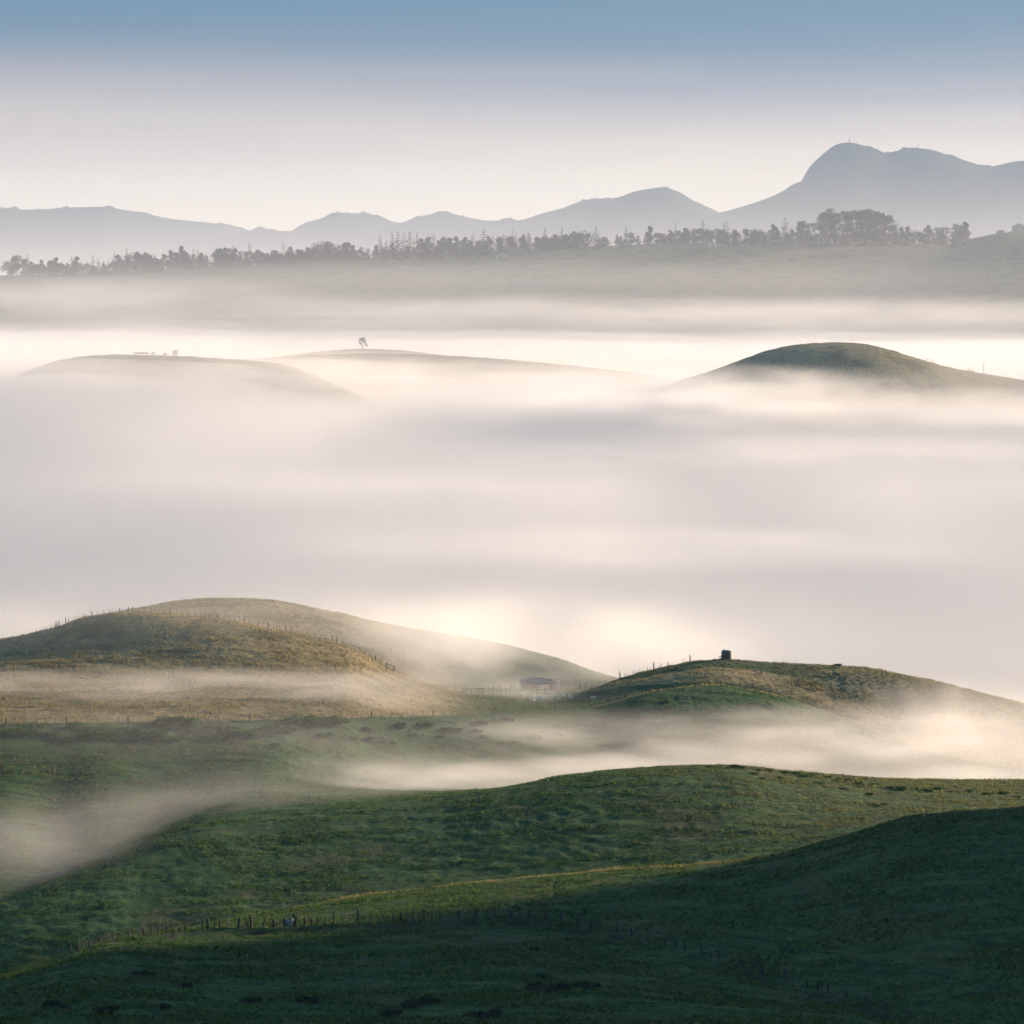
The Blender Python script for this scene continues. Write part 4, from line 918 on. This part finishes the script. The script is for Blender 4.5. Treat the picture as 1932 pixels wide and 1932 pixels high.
def fog_sheet(name, xr, yr, top, mat, label, n=(120, 120), bottom=-178):
    """closed fog body: a soft lumpy top over a flat bottom, top(x, y) -> z"""
    u = np.linspace(0, 1, n[0]); v = np.linspace(0, 1, n[1])
    X, Y = np.meshgrid(xr[0] + (xr[1]-xr[0])*u, yr[0] + (yr[1]-yr[0])*v)
    Z = top(X, Y)
    Zb = bottom(X, Y) if callable(bottom) else np.full_like(Z, bottom)
    Z = np.maximum(Z, Zb + 0.5)
    nr, nc = X.shape
    vt = np.stack([X.ravel(), Y.ravel(), Z.ravel()], 1); vb = np.stack([X.ravel(), Y.ravel(), Zb.ravel()], 1)
    ft = grid_faces(nr, nc); fb = grid_faces(nr, nc, nr*nc)[:, ::-1]
    N = nr*nc
    e = []
    for a in (np.arange(nc), ):
        b = a; e += [np.stack([b[1:], b[:-1], b[:-1]+N, b[1:]+N], 1)]
        b = a + (nr-1)*nc; e += [np.stack([b[:-1], b[1:], b[1:]+N, b[:-1]+N], 1)]
    b = np.arange(nr)*nc; e += [np.stack([b[:-1], b[1:], b[1:]+N, b[:-1]+N], 1)]
    b = np.arange(nr)*nc + nc-1; e += [np.stack([b[1:], b[:-1], b[:-1]+N, b[1:]+N], 1)]
    o = mesh_np(name, np.concatenate([vt, vb]), np.concatenate([ft, fb] + e), mat, smooth=True)
    return tag(o, label, kind='stuff')

FOGC = (0.997, 0.997, 0.998)
def sea_top(off, seed, amp):
    def f(x, y):
        z = np.interp(y, [820, 1000, 1400, 1650, 2400, 3100, 3600], [-124, -106, -66, -46, -36, -19, -17]) + off
        z = z + 17 * np.clip(-x/170, -0.22, 1) * np.exp(-((y - 1560)/190)**2) + 7 * np.clip(-x/150, 0, 1) * np.exp(-((y - 1150)/220)**2)
        am = amp * np.interp(y, [900, 1600, 2600], [0.9, 1.0, 1.0])
        return z + am * fbm(x/260, y/420, seed, 4) + am*0.5*fbm(x/90, y/160, seed+7, 3)
    return f
for k, (off, amp, den) in enumerate([(9, 9, 0.0010), (2, 9, 0.0025), (-6, 8, 0.006), (-14, 7, 0.018)]):
    fog_sheet('fog_sea', (-1500, 1500), (800, 3700), sea_top(off, 40, amp), volume_mat('sea_fog', den, FOGC, 0.2), 'sea of bright fog filling the valley', n=(140, 160))
# thin mist above the fog sea, then between the ridge and the mountains
mm, mn_, ml_ = new_mat('valley_mist')
mv = mn_.new('ShaderNodeVolumePrincipled'); mo_ = mn_.new('ShaderNodeOutputMaterial'); gp = mn_.new('ShaderNodeNewGeometry'); sp = mn_.new('ShaderNodeSeparateXYZ')
ml_.new(gp.outputs['Position'], sp.inputs[0])
def mth(op, a, b=None):
    x = mn_.new('ShaderNodeMath'); x.operation = op
    for i, v in enumerate((a, b)):
        if v is None: continue
        if isinstance(v, (int, float)): x.inputs[i].default_value = v
        else: ml_.new(v, x.inputs[i])
    return x.outputs[0]
ex = mth('EXPONENT', mth('MULTIPLY', mth('ADD', sp.outputs['Z'], 60.0), -1/80.0))
ry = mn_.new('ShaderNodeMapRange'); ry.interpolation_type = 'SMOOTHSTEP'; ry.inputs[1].default_value = 1000; ry.inputs[2].default_value = 3000
ml_.new(sp.outputs['Y'], ry.inputs[0])
ml_.new(mth('MULTIPLY', mth('MULTIPLY', ex, ry.outputs[0]), 7.2e-4), mv.inputs['Density'])
mv.inputs['Color'].default_value = (0.93, 0.955, 1.0, 1); mv.inputs['Anisotropy'].default_value = 0.2
ml_.new(mv.outputs[0], mo_.inputs['Volume'])
mm.cycles.volume_step_rate = 4.0
mist = fog_sheet('mist', (-9000, 9000), (820, 13500), lambda x, y: 0*x + 560, mm, 'thin mist that thins out upwards over the fog sea and the mountains', n=(2, 60), bottom=lambda x, y: np.interp(y, [820, 1000, 1400, 1650, 2400, 3100, 3700, 3720], [-140, -122, -84, -62, -56, -40, -36, -176]))

def bank_mat(name, den, g, seed, lo=0.36, hi=0.68, step=10.0, nscale=2.2, flat=0.25):
    m, n, l = new_mat(name)
    v = n.new('ShaderNodeVolumePrincipled'); o = n.new('ShaderNodeOutputMaterial')
    v.inputs['Color'].default_value = (*FOGC, 1); v.inputs['Anisotropy'].default_value = g
    tc = n.new('ShaderNodeTexCoord')
    ln = n.new('ShaderNodeVectorMath'); ln.operation = 'LENGTH'; l.new(tc.outputs['Object'], ln.inputs[0])
    fo = n.new('ShaderNodeMapRange'); fo.interpolation_type = 'SMOOTHSTEP'
    fo.inputs[1].default_value = 1.0; fo.inputs[2].default_value = flat; fo.inputs[3].default_value = 0.0; fo.inputs[4].default_value = 1.0
    l.new(ln.outputs['Value'], fo.inputs[0])
    mpg = n.new('ShaderNodeMapping'); mpg.inputs['Location'].default_value = (seed*3.7, seed*1.9, seed*2.3); mpg.inputs['Scale'].default_value = (1, 1, 0.45)
    l.new(tc.outputs['Object'], mpg.inputs['Vector'])
    nz = n.new('ShaderNodeTexNoise'); nz.inputs['Scale'].default_value = nscale; nz.inputs['Detail'].default_value = 2.5; nz.inputs['Roughness'].default_value = 0.6
    l.new(mpg.outputs[0], nz.inputs['Vector'])
    nr = n.new('ShaderNodeMapRange'); nr.interpolation_type = 'SMOOTHSTEP'
    nr.inputs[1].default_value = lo; nr.inputs[2].default_value = hi; l.new(nz.outputs['Fac'], nr.inputs[0])
    a = n.new('ShaderNodeMath'); a.operation = 'MULTIPLY'; l.new(fo.outputs[0], a.inputs[0]); l.new(nr.outputs[0], a.inputs[1])
    b = n.new('ShaderNodeMath'); b.operation = 'MULTIPLY'; l.new(a.outputs[0], b.inputs[0]); b.inputs[1].default_value = den
    l.new(b.outputs[0], v.inputs['Density']); l.new(v.outputs[0], o.inputs['Volume'])
    m.cycles.volume_step_rate = step
    return m

_nu, _nv = 32, 14
_T, _P = np.meshgrid(np.linspace(0, 2*math.pi, _nu, endpoint=False), np.linspace(-math.pi/2, math.pi/2, _nv))
_sv = np.stack([(np.cos(_T)*np.cos(_P)).ravel(), (np.sin(_T)*np.cos(_P)).ravel(), np.sin(_P).ravel()], 1)
_a = np.arange(_nu); _b = (_a + 1) % _nu
_sf = np.concatenate([np.stack([r*_nu+_a, r*_nu+_b, (r+1)*_nu+_b, (r+1)*_nu+_a], 1) for r in range(_nv-1)])
def fog_bank(px, py, D, rx, ry, rz, den, label, seed, dz=0.0, g=0.3, rot=0.0, step=5.0, **kw):
    o = mesh_np('fog_bank', _sv, _sf, bank_mat('bank_fog', den, g, seed, step=step, **kw), smooth=True)
    o.location = unproj(px, py, D); o.location.z += dz
    o.scale = (rx, ry, rz); o.rotation_euler = (0, 0, rot)
    return tag(o, label, kind='stuff')

fog_bank(1540, 1440, 640, 150, 50, 13, 0.075, 'bright fog strip behind the dark green hill', 1, rot=R(4), nscale=3)
fog_bank(760, 1476, 578, 60, 22, 6, 0.05, 'wisp of fog over the left hollow', 2)
fog_bank(330, 1545, 512, 74, 32, 9, 0.012, 'blue ground mist along the creek', 3, rot=R(32), lo=0.28)
fog_bank(70, 1640, 470, 36, 28, 8, 0.008, 'thin mist in the lower left gully', 24, lo=0.25)
fog_bank(350, 1310, 655, 110, 28, 7, 0.040, 'fog band across the straw coloured field', 4, nscale=3)
fog_bank(900, 1335, 770, 60, 60, 11, 0.014, 'blue shaded mist in front of the barn', 5)
fog_bank(1000, 1250, 905, 95, 60, 30, 0.022, 'glowing fog behind the barn', 6)
fog_bank(1830, 1390, 740, 55, 45, 18, 0.035, 'warm fog on the right flank of the tank hill', 7)
fog_bank(30, 1215, 790, 42, 45, 14, 0.020, 'fog drifting past the left end of the hill', 8)
fog_bank(700, 1180, 830, 60, 30, 18, 0.012, 'thin fog over the far green hilltop', 9)
fog_bank(960, 1228, 838, 85, 26, 19, 0.06, 'pale fog drifting over the saddle left of the barn', 10)
fog_bank(1470, 748, 1590, 120, 90, 20, 0.010, 'fog creeping up the left side of the rounded hill', 11, nscale=3.2)
fog_bank(1760, 790, 1560, 140, 90, 19, 0.016, 'fog lapping at the foot of the rounded hill', 12, nscale=3.2)
fog_bank(330, 712, 1570, 170, 100, 13, 0.003, 'fog covering the low hill at the far left', 13, nscale=3.2)
fog_bank(850, 708, 1840, 170, 100, 17, 0.007, 'fog covering the long low hill crest', 14, nscale=3.2)
fog_bank(150, 570, 2750, 330, 220, 30, 0.005, 'fog rolling up the left end of the wooded ridge', 15, nscale=3, flat=0.1, lo=0.22, hi=0.7)
fog_bank(950, 592, 2650, 420, 220, 24, 0.005, 'fog at the foot of the wooded ridge in the centre', 16, nscale=3, flat=0.1, lo=0.22, hi=0.7)
fog_bank(1650, 596, 2600, 350, 220, 24, 0.005, 'fog at the foot of the wooded ridge at the right', 17, nscale=3, flat=0.1, lo=0.22, hi=0.7)
fog_bank(1450, 850, 1400, 190, 70, 13, 0.009, 'sunlit swell on the fog sea at the right', 18, nscale=2.6)
fog_bank(550, 930, 1260, 170, 70, 13, 0.009, 'sunlit swell on the fog sea at the left', 19, nscale=2.6)
fog_bank(1150, 1040, 1130, 170, 70, 12, 0.010, 'sunlit swell on the fog sea behind the tank hill', 20, nscale=2.6)
fog_bank(330, 1205, 745, 130, 60, 22, 0.0055, 'thin veil of mist over the straw coloured hill', 21, flat=0.1, lo=0.2, hi=0.6)
fog_bank(800, 1218, 800, 32, 24, 14, 0.05, 'fog dissolving the right flank of the straw hill', 22, lo=0.25)
fog_bank(966, 548, 2900, 950, 260, 40, 0.0016, 'veil of mist over the face of the wooded ridge', 23, flat=0.1, lo=0.1, hi=0.6)
fog_bank(1230, 734, 1600, 150, 80, 18, 0.016, 'fog pooling left of the rounded hill', 25, nscale=3, lo=0.28)
fog_bank(620, 705, 1640, 110, 80, 15, 0.014, 'fog hiding the right end of the far left hill', 26, nscale=3, lo=0.28)
fog_bank(1250, 772, 1480, 140, 60, 17, 0.022, 'sunlit fog in front of the rounded hill', 27, nscale=3, lo=0.28)
fog_bank(380, 1440, 585, 95, 45, 15, 0.0065, 'thin blue grey veil over the near left valley', 28, flat=0.1, lo=0.2, hi=0.65)
